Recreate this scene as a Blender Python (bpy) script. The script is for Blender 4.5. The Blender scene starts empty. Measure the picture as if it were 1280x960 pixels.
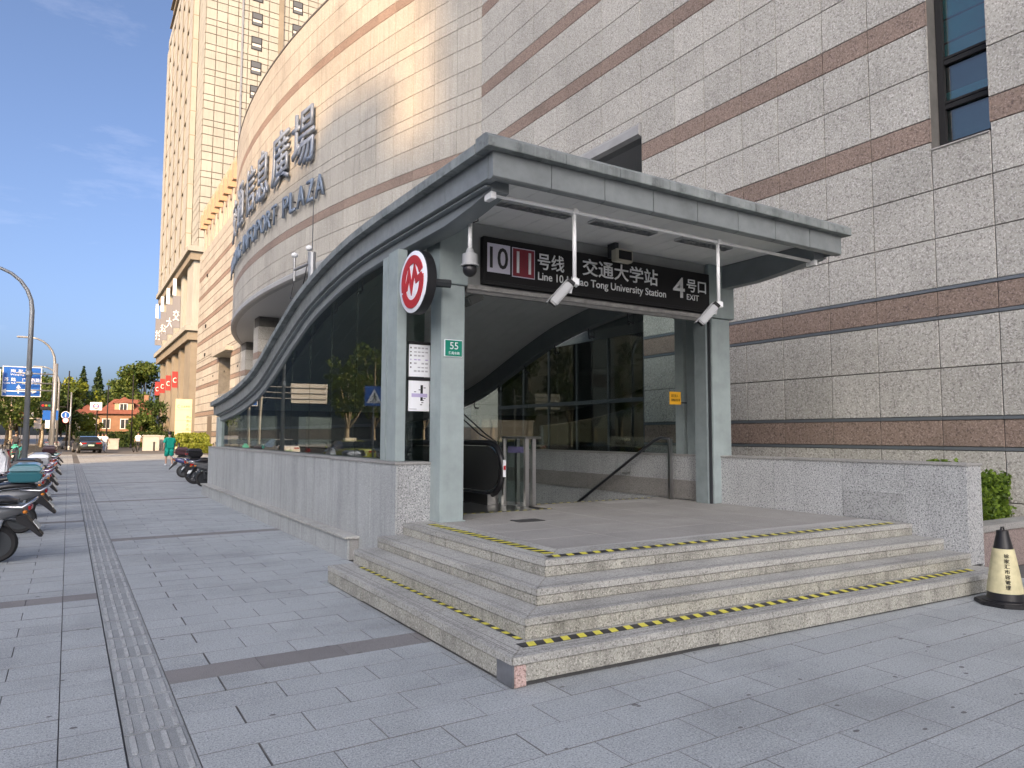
import bpy, bmesh, math, random
from mathutils import Vector, Matrix
random.seed(7)
R_ = math.radians
SC = bpy.context.scene
COL = SC.collection
# ------------------------------------------------------------------ camera, sky, sun, exposure
FPX = 890.0; CAMH = 1.6
PITCH = math.atan((544.6-480)/FPX); YAW = R_(31.85); ROLL = 0.0032
cF = Vector((math.sin(YAW)*math.cos(PITCH), math.cos(YAW)*math.cos(PITCH), math.sin(PITCH)))
cR = Vector((math.cos(YAW), -math.sin(YAW), 0)); cU = cR.cross(cF)
cR, cU = (cR+ROLL*cU).normalized(), (cU-ROLL*cR).normalized()
cam = bpy.data.cameras.new('camera'); camo = bpy.data.objects.new('camera', cam); COL.objects.link(camo)
cam.sensor_fit = 'HORIZONTAL'; cam.sensor_width = 36; cam.lens = FPX/1280*36
cam.clip_start = 0.05; cam.clip_end = 3000
camo.matrix_world = Matrix(((cR.x, cU.x, -cF.x, 0), (cR.y, cU.y, -cF.y, 0), (cR.z, cU.z, -cF.z, CAMH), (0, 0, 0, 1)))
SC.camera = camo
SUN_E = R_(25); SUN_PHI = R_(48)
to_sun = Vector((-math.cos(SUN_PHI)*math.cos(SUN_E), -math.sin(SUN_PHI)*math.cos(SUN_E), math.sin(SUN_E)))
W = bpy.data.worlds.new('World'); SC.world = W; W.use_nodes = True
nt = W.node_tree; N = nt.nodes; L = nt.links
for n in list(N): N.remove(n)
wo = N.new('ShaderNodeOutputWorld'); bg = N.new('ShaderNodeBackground'); sky = N.new('ShaderNodeTexSky')
sky.sky_type = 'NISHITA'; sky.sun_disc = False; sky.sun_elevation = SUN_E
sky.sun_rotation = math.atan2(to_sun.x, to_sun.y); sky.air_density = 0.52; sky.dust_density = 5.0; sky.ozone_density = 2.6
tc = N.new('ShaderNodeTexCoord'); mp = N.new('ShaderNodeMapping'); mp.inputs['Scale'].default_value = (1.3, 1.3, 5.0); mp.inputs['Location'].default_value = (0.9, 0.4, 0.62)
nz = N.new('ShaderNodeTexNoise'); nz.inputs['Scale'].default_value = 2.6; nz.inputs['Detail'].default_value = 9; nz.inputs['Roughness'].default_value = .62
rp = N.new('ShaderNodeValToRGB'); rp.color_ramp.elements[0].position = .60; rp.color_ramp.elements[0].color = (0, 0, 0, 1); rp.color_ramp.elements[1].position = .78; rp.color_ramp.elements[1].color = (.09, .085, .085, 1)
mxc = N.new('ShaderNodeMix'); mxc.data_type = 'RGBA'; mxc.inputs['B'].default_value = (7.4, 6.9, 7.2, 1)
L.new(tc.outputs['Generated'], mp.inputs['Vector']); L.new(mp.outputs['Vector'], nz.inputs['Vector']); L.new(nz.outputs['Fac'], rp.inputs['Fac'])
L.new(rp.outputs['Color'], mxc.inputs['Factor']); L.new(sky.outputs['Color'], mxc.inputs['A'])
L.new(mxc.outputs['Result'], bg.inputs['Color']); bg.inputs['Strength'].default_value = 0.13
L.new(bg.outputs['Background'], wo.inputs['Surface'])
sl = bpy.data.lights.new('sun', 'SUN'); sl.energy = 3.1; sl.angle = R_(0.55); sl.color = (1.0, .62, .28)
so = bpy.data.objects.new('sun', sl); COL.objects.link(so); so.location = to_sun*80
so.rotation_euler = (-to_sun).to_track_quat('-Z', 'Y').to_euler()
SC.render.engine = 'CYCLES'
SC.view_settings.view_transform = 'Standard'; SC.view_settings.look = 'None'; SC.view_settings.gamma = 1; SC.view_settings.use_curve_mapping = False
SC.view_settings.exposure = 1.38
SC.cycles.max_bounces = 8; SC.cycles.transparent_max_bounces = 16

# ------------------------------------------------------------------ pixel helpers (photo pixels at 1280x960 -> rays)
CAM = Vector((0, 0, CAMH))
def ray(x, y): return cF*FPX + cR*(x-640) - cU*(y-480)
def gz(x, y, z=0.0): d = ray(x, y); return CAM + d*((z-CAMH)/d.z)
def onx(x, y, X): d = ray(x, y); return CAM + d*(X/d.x)
def ony(x, y, Y): d = ray(x, y); return CAM + d*(Y/d.y)
def atd(x, dist, y=544.0):
    d = ray(x, y); return CAM + d*(dist/d.dot(cF))
def proj(P):
    d = Vector(P)-CAM; k = d.dot(cF)
    if k < .1: return None
    return 640+FPX*d.dot(cR)/k, 480-FPX*d.dot(cU)/k, k

# ------------------------------------------------------------------ materials
MATS = {}
def mat(name, col, rough=.6, metal=0.0, spec=.5, var=0.0, noise=0.0, nscale=6.0, spk=None, streak=0.0, bump=0.0, bscale=80.0, col2=None, rvar=0.0, coat=0.0, stretch=(1, 1, 1), emit=None, estr=0, stain=None):
    """procedural surface: base colour, patchy noise between col and col2, granite speckle (scale, dark, light, amount), vertical dirt streaks, per-piece variation"""
    if name in MATS: return MATS[name]
    m = bpy.data.materials.new(name); m.use_nodes = True; t = m.node_tree; n = t.nodes; l = t.links
    b = n['Principled BSDF']; b.inputs['Roughness'].default_value = rough; b.inputs['Metallic'].default_value = metal
    b.inputs['Specular IOR Level'].default_value = spec; b.inputs['Coat Weight'].default_value = coat
    geo = n.new('ShaderNodeNewGeometry')
    rgb = n.new('ShaderNodeRGB'); rgb.outputs[0].default_value = (*col, 1); cur = rgb.outputs[0]
    def mix(fac, A, Bc, mode='MIX'):
        x = n.new('ShaderNodeMix'); x.data_type = 'RGBA'; x.blend_type = mode
        if hasattr(fac, 'is_linked'): l.new(fac, x.inputs['Factor'])
        else: x.inputs['Factor'].default_value = fac
        l.new(A, x.inputs['A'])
        if isinstance(Bc, tuple): x.inputs['B'].default_value = (*Bc, 1)
        else: l.new(Bc, x.inputs['B'])
        return x.outputs['Result']
    def noise_(scale, detail=5, st=(1, 1, 1), rg=.6):
        mp = n.new('ShaderNodeMapping'); mp.inputs['Scale'].default_value = st; l.new(geo.outputs['Position'], mp.inputs['Vector'])
        z = n.new('ShaderNodeTexNoise'); z.inputs['Scale'].default_value = scale; z.inputs['Detail'].default_value = detail; z.inputs['Roughness'].default_value = rg
        l.new(mp.outputs['Vector'], z.inputs['Vector']); return z.outputs['Fac']
    def ramp(src, p0, p1, c0=(0, 0, 0), c1=(1, 1, 1)):
        r = n.new('ShaderNodeValToRGB'); r.color_ramp.elements[0].position = p0; r.color_ramp.elements[1].position = p1
        r.color_ramp.elements[0].color = (*c0, 1); r.color_ramp.elements[1].color = (*c1, 1); l.new(src, r.inputs['Fac']); return r.outputs['Color']
    if noise:
        f = ramp(noise_(nscale, 6, stretch), .35, .68)
        c2 = col2 or tuple(c*(1-noise) for c in col)
        cur = mix(f, cur, c2)
    if spk:
        sc, dark, light, amt = spk
        f1 = noise_(sc, 2, (1, 1, 1), .7)
        cur = mix(ramp(f1, .50, .64, (0, 0, 0), (amt,)*3), cur, dark)
        f2 = noise_(sc*1.37, 2, (1.1, .9, 1), .7)
        cur = mix(ramp(f2, .54, .66, (0, 0, 0), (amt,)*3), cur, light)
    if stain:
        sc, amt, lo, hi = stain
        f = ramp(noise_(sc, 7, (1, 1, 1), .65), lo, hi, (1, 1, 1), (1-amt,)*3)
        cur = mix(1.0, cur, f, 'MULTIPLY')
    if streak:
        f = ramp(noise_(1.0, 5, (7, 7, .35), .7), .48, .72, (1, 1, 1), (1-streak,)*3)
        cur = mix(1.0, cur, f, 'MULTIPLY')
    if var:
        oi = n.new('ShaderNodeObjectInfo'); ad = n.new('ShaderNodeMath'); ad.operation = 'ADD'
        l.new(oi.outputs['Random'], ad.inputs[0]); l.new(geo.outputs['Random Per Island'], ad.inputs[1])
        fr = n.new('ShaderNodeMath'); fr.operation = 'FRACT'; l.new(ad.outputs[0], fr.inputs[0])
        f = ramp(fr.outputs[0], 0, 1, (1-var,)*3, (1+var,)*3)
        r = f.node; r.color_ramp.elements[1].color = (1, 1, 1, 1); r.color_ramp.elements[0].color = (1-1.6*var,)*3+(1,)
        cur = mix(1.0, cur, f, 'MULTIPLY')
    l.new(cur, b.inputs['Base Color'])
    if rvar:
        f = noise_(nscale*1.7, 4); mr = n.new('ShaderNodeMapRange'); l.new(f, mr.inputs['Value'])
        mr.inputs['From Min'].default_value = .3; mr.inputs['From Max'].default_value = .7
        mr.inputs['To Min'].default_value = max(.02, rough-rvar); mr.inputs['To Max'].default_value = min(1, rough+rvar); l.new(mr.outputs['Result'], b.inputs['Roughness'])
    if bump:
        bp = n.new('ShaderNodeBump'); bp.inputs['Strength'].default_value = bump; bp.inputs['Distance'].default_value = .01
        l.new(noise_(bscale, 4), bp.inputs['Height']); l.new(bp.outputs['Normal'], b.inputs['Normal'])
    if emit: b.inputs['Emission Color'].default_value = (*emit, 1); b.inputs['Emission Strength'].default_value = estr
    MATS[name] = m; return m
def glass(name, tint=(.7, .75, .74), ior=1.5, rough=0.0, boost=1.0):
    if name in MATS: return MATS[name]
    m = bpy.data.materials.new(name); m.use_nodes = True; t = m.node_tree; n = t.nodes; l = t.links
    for x in list(n): n.remove(x)
    o = n.new('ShaderNodeOutputMaterial'); mx = n.new('ShaderNodeMixShader'); tr = n.new('ShaderNodeBsdfTransparent'); gl = n.new('ShaderNodeBsdfGlossy')
    tr.inputs['Color'].default_value = (*tint, 1); gl.inputs['Roughness'].default_value = rough; gl.inputs['Color'].default_value = (.95, .97, .97, 1)
    geo = n.new('ShaderNodeNewGeometry'); nz = n.new('ShaderNodeTexNoise'); nz.inputs['Scale'].default_value = .55; nz.inputs['Detail'].default_value = 1
    bp = n.new('ShaderNodeBump'); bp.inputs['Strength'].default_value = .05; bp.inputs['Distance'].default_value = .05
    l.new(geo.outputs['Position'], nz.inputs['Vector']); l.new(nz.outputs['Fac'], bp.inputs['Height']); l.new(bp.outputs['Normal'], gl.inputs['Normal'])
    dt = n.new('ShaderNodeVectorMath'); dt.operation = 'DOT_PRODUCT'; l.new(geo.outputs['Incoming'], dt.inputs[0]); l.new(geo.outputs['Normal'], dt.inputs[1])
    def mth(op, a, b=None):
        x = n.new('ShaderNodeMath'); x.operation = op
        for k, v in enumerate((a, b)):
            if v is None: continue
            if hasattr(v, 'is_linked'): l.new(v, x.inputs[k])
            else: x.inputs[k].default_value = v
        return x.outputs[0]
    f0 = ((ior-1)/(ior+1))**2
    pw = mth('POWER', mth('SUBTRACT', 1.0, mth('ABSOLUTE', dt.outputs['Value'])), 5.0)          # Schlick reflectance, same from both faces
    mu = n.new('ShaderNodeMath'); mu.operation = 'MULTIPLY'; mu.use_clamp = True; mu.inputs[1].default_value = boost; l.new(mth('ADD', mth('MULTIPLY', pw, 1-f0), f0), mu.inputs[0])
    l.new(mu.outputs[0], mx.inputs['Fac']); l.new(tr.outputs[0], mx.inputs[1]); l.new(gl.outputs[0], mx.inputs[2]); l.new(mx.outputs[0], o.inputs['Surface'])
    MATS[name] = m; return m
PAVE = mat('paving_granite', (.375, .405, .41), .75, var=.05, noise=.12, nscale=1.1, spk=(80, (.17, .18, .19), (.62, .64, .66), .8), bump=.3, bscale=160, stain=(.55, .28, .48, .75))
PAVE_D = mat('dark_paving_granite', (.235, .225, .22), .75, var=.08, noise=.2, nscale=2, spk=(170, (.09, .09, .09), (.30, .29, .28), .8), bump=.2, bscale=160)
TACT = mat('tactile_granite', (.33, .355, .36), .75, var=.12, noise=.25, nscale=3, spk=(170, (.12, .12, .12), (.45, .45, .45), .8))
JOINT = mat('joint_mortar', (.075, .075, .075), .95, noise=.3, nscale=5)
STEP = mat('step_granite', (.43, .43, .40), .72, stain=(1.3, .30, .47, .72), var=.07, noise=.2, nscale=2.5, spk=(60, (.17, .165, .15), (.62, .61, .57), .85), bump=.15, bscale=120)
RISER = mat('riser_granite', (.42, .415, .365), .72, stain=(2.2, .35, .5, .72), var=.08, noise=.25, nscale=3, spk=(60, (.15, .145, .12), (.64, .62, .55), .9), streak=.35)
GWALL = mat('wall_granite', (.42, .435, .435), .6, stain=(1.2, .22, .5, .75), var=.05, noise=.14, nscale=2, spk=(55, (.10, .105, .11), (.68, .68, .68), .95), streak=.12)
GSIDE = mat('stained_wall_granite', (.40, .425, .42), .6, var=.05, noise=.2, nscale=1.6, spk=(75, (.19, .195, .2), (.60, .60, .60), .8), streak=.33)
COPE = mat('coping_granite', (.36, .355, .34), .65, var=.06, noise=.3, nscale=3, spk=(80, (.17, .17, .16), (.5, .5, .48), .7))
PINK = mat('pink_granite', (.50, .36, .32), .65, spk=(60, (.20, .13, .12), (.66, .52, .48), .9))
DGREY = mat('dark_grey_stone', (.15, .16, .175), .6, noise=.4, nscale=8)
FAC = mat('facade_granite', (.43, .415, .37), .7, var=.08, stain=(.45, .16, .5, .72), noise=.08, nscale=.8, spk=(30, (.20, .185, .17), (.68, .66, .62), .85), streak=.10)
FACS = mat('facade_granite_soiled', (.38, .36, .31), .7, var=.08, stain=(.3, .2, .5, .72), noise=.12, nscale=.6, spk=(30, (.29, .27, .255), (.62, .60, .56), .75), streak=.22)
BAND = mat('facade_band_granite', (.25, .185, .145), .65, var=.10, spk=(30, (.10, .07, .058), (.40, .31, .265), .85), stain=(.6, .2, .5, .72))
FJ = mat('facade_joint', (.15, .145, .135), .9, noise=.4, nscale=2)
STRIP = mat('band_metal_strip', (.17, .19, .205), .45, metal=.4)
TOWC = mat('tower_stone', (.355, .355, .32), .75, var=.06, noise=.12, nscale=.3, streak=.14)
TOWD = mat('tower_stone_dark_and_shade', (.25, .22, .17), .8, noise=.2, nscale=.4, var=.06)  # dark tower stone; also stands in for shade on base and rib corners
TOWJ = mat('tower_joint', (.20, .18, .14), .9)
PAINT = mat('grey_green_paint', (.325, .385, .385), .42, stain=(2.4, .12, .52, .72), var=.03, noise=.16, nscale=4, rvar=.1, streak=.06)
PAINT2 = mat('roof_panel_grey', (.235, .26, .265), .38, metal=.1, stain=(1.6, .25, .5, .7), var=.06, noise=.18, nscale=5, rvar=.1)
ROOFCAP = mat('weathered_zinc_cap', (.30, .325, .32), .6, metal=.1, var=.10, noise=.6, nscale=3.2, col2=(.17, .195, .195), streak=.35, stain=(5, .4, .55, .66))
SOFFIT = mat('soffit_panel', (.78, .79, .78), .5, noise=.1, nscale=2)
DARKM = mat('dark_metal', (.045, .05, .055), .45, metal=.3)
BLACK = mat('black_plastic', (.012, .012, .014), .4)
BLACKM = mat('black_matt', (.016, .016, .017), .7, spec=.3)
WHITEP = mat('white_paint', (.74, .75, .75), .4)
STEEL = mat('brushed_steel', (.48, .48, .47), .3, metal=1.0, noise=.15, nscale=20, stretch=(1, 1, 8))
CHROME = mat('chrome', (.75, .75, .76), .15, metal=1.0)
RUBBER = mat('tyre_rubber', (.018, .018, .019), .85)
GALV = mat('galvanised_pole', (.33, .34, .345), .45, metal=.6, noise=.15, nscale=4)
YEL = mat('hazard_yellow', (.74, .68, .08), .55, noise=.2, nscale=9)
TBLK = mat('hazard_black', (.022, .022, .024), .6, noise=.3, nscale=9, col2=(.05, .05, .05))
WHT = mat('sign_white', (.80, .82, .85), .4)
WHTL = mat('lettering_white', (.80, .82, .83), .4)  # plain white of the station sign lettering
RED = mat('sign_red', (.42, .012, .02), .35)
MAROON = mat('line_maroon', (.21, .02, .035), .4)
SIGNB = mat('sign_black_face', (.012, .012, .013), .45, spec=.25)
LILAC = mat('line_lilac', (.62, .60, .70), .4)
GREENP = mat('plate_green', (.0, .20, .135), .35)
BLUE = mat('sign_blue', (.01, .10, .42), .4)
ORNG = mat('notice_orange', (.72, .38, .02), .5)
ASPH = mat('asphalt', (.055, .056, .058), .85, noise=.25, nscale=.5, bump=.3, bscale=90)
GROUND = mat('ground_concrete', (.26, .25, .235), .9, noise=.2, nscale=.4)
SOIL = mat('soil', (.07, .05, .035), .95)
INGLASS = glass('clear_glass', (.74, .80, .78), 1.5, boost=1.5)
TGLASS = glass('tinted_glass', (.56, .62, .59), 1.5, boost=1.0)
LOBBYG = glass('lobby_glass', (.30, .34, .36), 1.5, boost=1.2)
WINGL = glass('window_glass', (.40, .60, .62), 1.6, boost=2.6)
TEAL = mat('window_teal', (.16, .50, .50), .4)
DARKIN = mat('dark_interior', (.035, .035, .035), .9)

# ------------------------------------------------------------------ mesh helpers
class MB:
    def __init__(s): s.v = []; s.f = []; s.m = []
    def face(s, pts, m=0):
        k = len(s.v); s.v += [tuple(p) for p in pts]; s.f.append(tuple(range(k, k+len(pts)))); s.m.append(m); return s
    def faces(s, vs, fs, m=0):
        k = len(s.v); s.v += [tuple(p) for p in vs]
        for f in fs: s.f.append(tuple(k+i for i in f)); s.m.append(m)
        return s
    def box(s, x0, x1, y0, y1, z0, z1, m=0, M=None):
        vs = [(x0, y0, z0), (x1, y0, z0), (x1, y1, z0), (x0, y1, z0), (x0, y0, z1), (x1, y0, z1), (x1, y1, z1), (x0, y1, z1)]
        if M is not None: vs = [M @ Vector(v) for v in vs]
        return s.faces(vs, [(0, 3, 2, 1), (4, 5, 6, 7), (0, 1, 5, 4), (1, 2, 6, 5), (2, 3, 7, 6), (3, 0, 4, 7)], m)
    def tube(s, path, r, n=10, m=0, cap=True):
        P = [Vector(p) for p in path]; rs = r if isinstance(r, (list, tuple)) else [r]*len(P)
        k = len(s.v); up = None
        for i, p in enumerate(P):
            t = (P[min(i+1, len(P)-1)]-P[max(i-1, 0)])
            t = t.normalized() if t.length > 1e-9 else Vector((0, 0, 1))
            if up is None: up = Vector((0, 0, 1)) if abs(t.z) < .95 else Vector((1, 0, 0))
            a = t.cross(up)
            if a.length < 1e-6: a = t.cross(Vector((1, 0, 0)))
            a.normalize(); b = a.cross(t).normalized(); up = b
            for j in range(n):
                th = 2*math.pi*j/n; s.v.append(tuple(p+(a*math.cos(th)+b*math.sin(th))*rs[i]))
        for i in range(len(P)-1):
            for j in range(n):
                j2 = (j+1) % n; s.f.append((k+i*n+j, k+(i+1)*n+j, k+(i+1)*n+j2, k+i*n+j2)); s.m.append(m)
        if cap:
            s.f.append(tuple(k+j for j in range(n))); s.m.append(m)
            e = k+(len(P)-1)*n; s.f.append(tuple(e+j for j in reversed(range(n)))); s.m.append(m)
        return s
    def lathe(s, prof, c=(0, 0, 0), n=20, M=None, m=0):
        k = len(s.v); c = Vector(c)
        for (r, z) in prof:
            for j in range(n):
                th = 2*math.pi*j/n; p = Vector((r*math.cos(th), r*math.sin(th), z))
                if M is not None: p = M @ p
                s.v.append(tuple(p+c))
        for i in range(len(prof)-1):
            for j in range(n):
                j2 = (j+1) % n; s.f.append((k+i*n+j, k+i*n+j2, k+(i+1)*n+j2, k+(i+1)*n+j)); s.m.append(m)
        s.f.append(tuple(k+j for j in reversed(range(n)))); s.m.append(m)
        e = k+(len(prof)-1)*n; s.f.append(tuple(e+j for j in range(n))); s.m.append(m)
        return s
    def prism(s, poly, d0, d1, f, m=0):
        """poly: 2D outline; f(a, b, d) -> 3D point"""
        n = len(poly); k = len(s.v)
        for d in (d0, d1): s.v += [tuple(f(a, b, d)) for a, b in poly]
        s.f.append(tuple(k+i for i in reversed(range(n)))); s.f.append(tuple(k+n+i for i in range(n))); s.m += [m, m]
        for i in range(n):
            j = (i+1) % n; s.f.append((k+i, k+j, k+n+j, k+n+i)); s.m.append(m)
        return s
    def ball(s, c, r, n=12, k=8, m=0, sc=(1, 1, 1)):
        prof = [(max(1e-4, math.sin(math.pi*i/k))*r, -math.cos(math.pi*i/k)*r) for i in range(k+1)]
        M = Matrix.Diagonal((*sc, 1)); return s.lathe(prof, c, n, M, m)
    def mesh(s, name, mats, smooth=False):
        me = bpy.data.meshes.new(name); me.from_pydata(s.v, [], s.f)
        for x in (mats if isinstance(mats, (list, tuple)) else [mats]): me.materials.append(x)
        me.polygons.foreach_set('material_index', s.m)
        if smooth: me.polygons.foreach_set('use_smooth', [True]*len(s.f))
        me.update(); return me
    def build(s, name, mats, parent=None, smooth=False, bevel=0, loc=None, fixn=True):
        me = s.mesh(name, mats, smooth is True)
        if fixn or bevel:
            bm = bmesh.new(); bm.from_mesh(me)
            if bevel:
                bmesh.ops.remove_doubles(bm, verts=bm.verts, dist=1e-5)
                bmesh.ops.bevel(bm, geom=[e for e in bm.edges if e.is_manifold and e.calc_face_angle(0) > .5], offset=bevel, segments=2, affect='EDGES', clamp_overlap=True)
            bmesh.ops.recalc_face_normals(bm, faces=bm.faces); bm.to_mesh(me); bm.free()
        if smooth == 'auto': shade_auto(me)
        return obj(name, me, parent, loc)
def shade_auto(me, ang=35):
    bm = bmesh.new(); bm.from_mesh(me); bmesh.ops.remove_doubles(bm, verts=bm.verts, dist=1e-5)
    for f in bm.faces: f.smooth = True
    for e in bm.edges: e.smooth = not (len(e.link_faces) != 2 or e.calc_face_angle(0) > R_(ang))
    bm.to_mesh(me); bm.free()
def obj(name, me, parent=None, loc=None):
    o = bpy.data.objects.new(name, me); COL.objects.link(o)
    if loc is not None: o.location = loc
    if parent is not None: o.parent = parent; o.matrix_parent_inverse = wb(parent).inverted()
    return o
def wb(p):
    return ((wb(p.parent) @ p.matrix_parent_inverse) if p.parent else Matrix()) @ p.matrix_basis
def empty(name, loc=(0, 0, 0), rz=0.0):
    o = bpy.data.objects.new(name, None); COL.objects.link(o); o.location = loc; o.rotation_euler = (0, 0, rz); o.empty_display_size = .2; return o
def tag(o, label, cat, group=None):
    o['label'] = label; o['category'] = cat
    if group: o['group'] = group
    return o
def struct(o): o['kind'] = 'structure'; return o
def stuff(o): o['kind'] = 'stuff'; return o
_tx = {}
def text_mesh(body, w=None, h=None, extrude=.004, bold=0.0, fitw=True, sp=1.0):
    """lettering as a mesh in the XY plane, lower left at the origin, fitted to width w / height h"""
    cu = bpy.data.curves.new('lettering', 'FONT'); cu.body = body; cu.size = 1; cu.extrude = 0; cu.offset = bold; cu.resolution_u = 3; cu.space_character = sp
    o = bpy.data.objects.new('lettering_tmp', cu); COL.objects.link(o)
    dg = bpy.context.evaluated_depsgraph_get(); dg.update()
    me = bpy.data.meshes.new_from_object(o.evaluated_get(dg)); bpy.data.objects.remove(o)
    if not len(me.vertices): return me
    xs = [v.co.x for v in me.vertices]; ys = [v.co.y for v in me.vertices]
    x0, x1, y0, y1 = min(xs), max(xs), min(ys), max(ys)
    sx = (w/(x1-x0)) if w else None; sy = (h/(y1-y0)) if h else None
    if sx is None: sx = sy
    if sy is None: sy = sx
    for v in me.vertices: v.co = ((v.co.x-x0)*sx, (v.co.y-y0)*sy, extrude)
    if extrude > .0005:
        bm = bmesh.new(); bm.from_mesh(me); bmesh.ops.remove_doubles(bm, verts=bm.verts, dist=1e-5)
        r = bmesh.ops.extrude_face_region(bm, geom=bm.faces[:])
        for v in [g for g in r['geom'] if isinstance(g, bmesh.types.BMVert)]: v.co.z = 0
        bmesh.ops.recalc_face_normals(bm, faces=bm.faces); bm.to_mesh(me); bm.free()
    me.materials.clear(); return me
def frame(o, ux, uz):
    """matrix with local X = ux (reading direction), local Y = uz (up), local Z towards the reader"""
    ux = Vector(ux).normalized(); uz = Vector(uz).normalized(); n = ux.cross(uz)
    return Matrix(((ux.x, uz.x, n.x, o[0]), (ux.y, uz.y, n.y, o[1]), (ux.z, uz.z, n.z, o[2]), (0, 0, 0, 1)))
def lettering(name, body, M, x, y, w, h, m, parent, extrude=.004, bold=0.0, off=.002):
    me = text_mesh(body, w, h, extrude, bold); me.name = name; me.materials.append(m)
    me.transform(M @ Matrix.Translation((x, y, off))); return obj(name, me, parent)
def ribbon(pts, w):
    """outline polygon strip of a stroked 2D path -> list of quads"""
    P = [Vector(p) for p in pts]; Lf = []; Rt = []
    for i, p in enumerate(P):
        a = (P[i]-P[i-1]).normalized() if i else (P[1]-P[0]).normalized()
        b = (P[i+1]-P[i]).normalized() if i < len(P)-1 else a
        t = (a+b); t = t.normalized() if t.length > 1e-6 else a
        nrm = Vector((-t.y, t.x)); k = w/2/max(.45, nrm.dot(Vector((-a.y, a.x))))
        Lf.append(p+nrm*k); Rt.append(p-nrm*k)
    return [(Lf[i], Rt[i], Rt[i+1], Lf[i+1]) for i in range(len(P)-1)]
def clad(parent, panels, mats, name, limit=300, gap=.02, thick=.03, stuffname=None):
    """panels: (origin, ux, uz, w, h, material key). The largest in view become single objects with shared meshes, the rest one joined piece."""
    def area(p):
        o, ux, uz, w, h, k = p; c = [o, o+ux*w, o+ux*w+uz*h, o+uz*h]; q = [proj(v) for v in c]
        if any(x is None for x in q): return 0
        if max(x[0] for x in q) < 0 or min(x[0] for x in q) > 1280 or max(x[1] for x in q) < 0 or min(x[1] for x in q) > 960: return 0
        A = 0
        for i in range(4): A += q[i][0]*q[(i+1) % 4][1]-q[(i+1) % 4][0]*q[i][1]
        return abs(A)/2
    sc = sorted(((area(p), i) for i, p in enumerate(panels)), reverse=True)
    pick = [i for a, i in sc[:limit] if a > 25]; rest = set(range(len(panels)))-set(pick)
    cache = {}
    g = gap/2
    def geom(mb, w, h, m=0, M=None):
        vs = [(g, g, 0), (w-g, g, 0), (w-g, h-g, 0), (g, h-g, 0)]; c = min(.006, thick*.3)
        vs += [(g, g, thick-c), (w-g, g, thick-c), (w-g, h-g, thick-c), (g, h-g, thick-c), (g+c, g+c, thick), (w-g-c, g+c, thick), (w-g-c, h-g-c, thick), (g+c, h-g-c, thick)]
        if M is not None: vs = [M @ Vector(v) for v in vs]
        fs = [(8, 9, 10, 11)]+[(a, (a+1) % 4, 4+(a+1) % 4, 4+a) for a in range(4)]+[(4+a, 4+(a+1) % 4, 8+(a+1) % 4, 8+a) for a in range(4)]
        mb.faces(vs, fs, m)
    keys = list(mats)
    for i in pick:
        o, ux, uz, w, h, k = panels[i]; ck = (round(w, 3), round(h, 3), k)
        if ck not in cache:
            mb = MB(); geom(mb, w, h); cache[ck] = mb.mesh(name, mats[k])
        ob = obj(name, cache[ck], parent); ob.matrix_basis = frame(o, ux, uz)
    if rest:
        mb = MB()
        for i in rest:
            o, ux, uz, w, h, k = panels[i]; geom(mb, w, h, keys.index(k), frame(o, ux, uz))
        stuff(mb.build(stuffname or name, [mats[k] for k in keys], parent, fixn=False))
# ------------------------------------------------------------------ ground, road, pavement
KX = -2.6                                         # kerb line of the street
g = MB(); g.face([(-900, -900, -.20), (900, -900, -.20), (900, 1500, -.20), (-900, 1500, -.20)])
struct(g.build('ground', GROUND))
g = MB(); g.face([(-21, -200, -.15), (KX, -200, -.15), (KX, 75, -.15), (60, 105, -.15), (60, 121, -.15), (-21, 125, -.15)])
struct(g.build('road', ASPH))
rd = MB()
for k in range(14): rd.box(-8.1, -7.95, 2+k*6, 5+k*6, -.149, -.146)
for k in range(10): rd.box(-20+k*1.7, -19.2+k*1.7, 64, 68, -.149, -.146)
struct(rd.build('road_marking', mat('road_paint', (.62, .62, .60), .7, noise=.3, nscale=4)))
pv = MB(); pv.box(KX, 60, -60, 75, -.20, -.014)
pv.face([(KX, 75, -.014), (60, 75, -.014), (60, 104, -.014), (KX, 75.5, -.014)])
pavement = struct(pv.build('pavement', mat('pavement_bedding', (.12, .12, .12), .95, noise=.3, nscale=4)))
# one slab mesh per size: bevelled top, recessed joints
def slab_geom(mb, x0, x1, y0, y1, z=0.0, g=.0022, c=.0012, m=0, ms=0):
    x0 += g; x1 -= g; y0 += g; y1 -= g
    vs = [(x0, y0, -.013), (x1, y0, -.013), (x1, y1, -.013), (x0, y1, -.013), (x0, y0, z-c), (x1, y0, z-c), (x1, y1, z-c), (x0, y1, z-c), (x0+c, y0+c, z), (x1-c, y0+c, z), (x1-c, y1-c, z), (x0+c, y1-c, z)]
    mb.faces(vs, [(8, 9, 10, 11)], m); mb.faces(vs[:8]+vs[8:], [(a, (a+1) % 4, 4+(a+1) % 4, 4+a) for a in range(4)]+[(4+a, 4+(a+1) % 4, 8+(a+1) % 4, 8+a) for a in range(4)], ms)
SJ = mat('slab_edge', (.19, .19, .19), .95, noise=.3, nscale=5)
slabs = []
rows = [(-7.5+.3*k+.05) for k in range(-10, 245)]
def in_steps(x, y): return x < 8.7 and ((x > 2.72 and 4.3 < y <= 7.9) or (x > 3.12 and 7.9 < y < 20.6))
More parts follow.
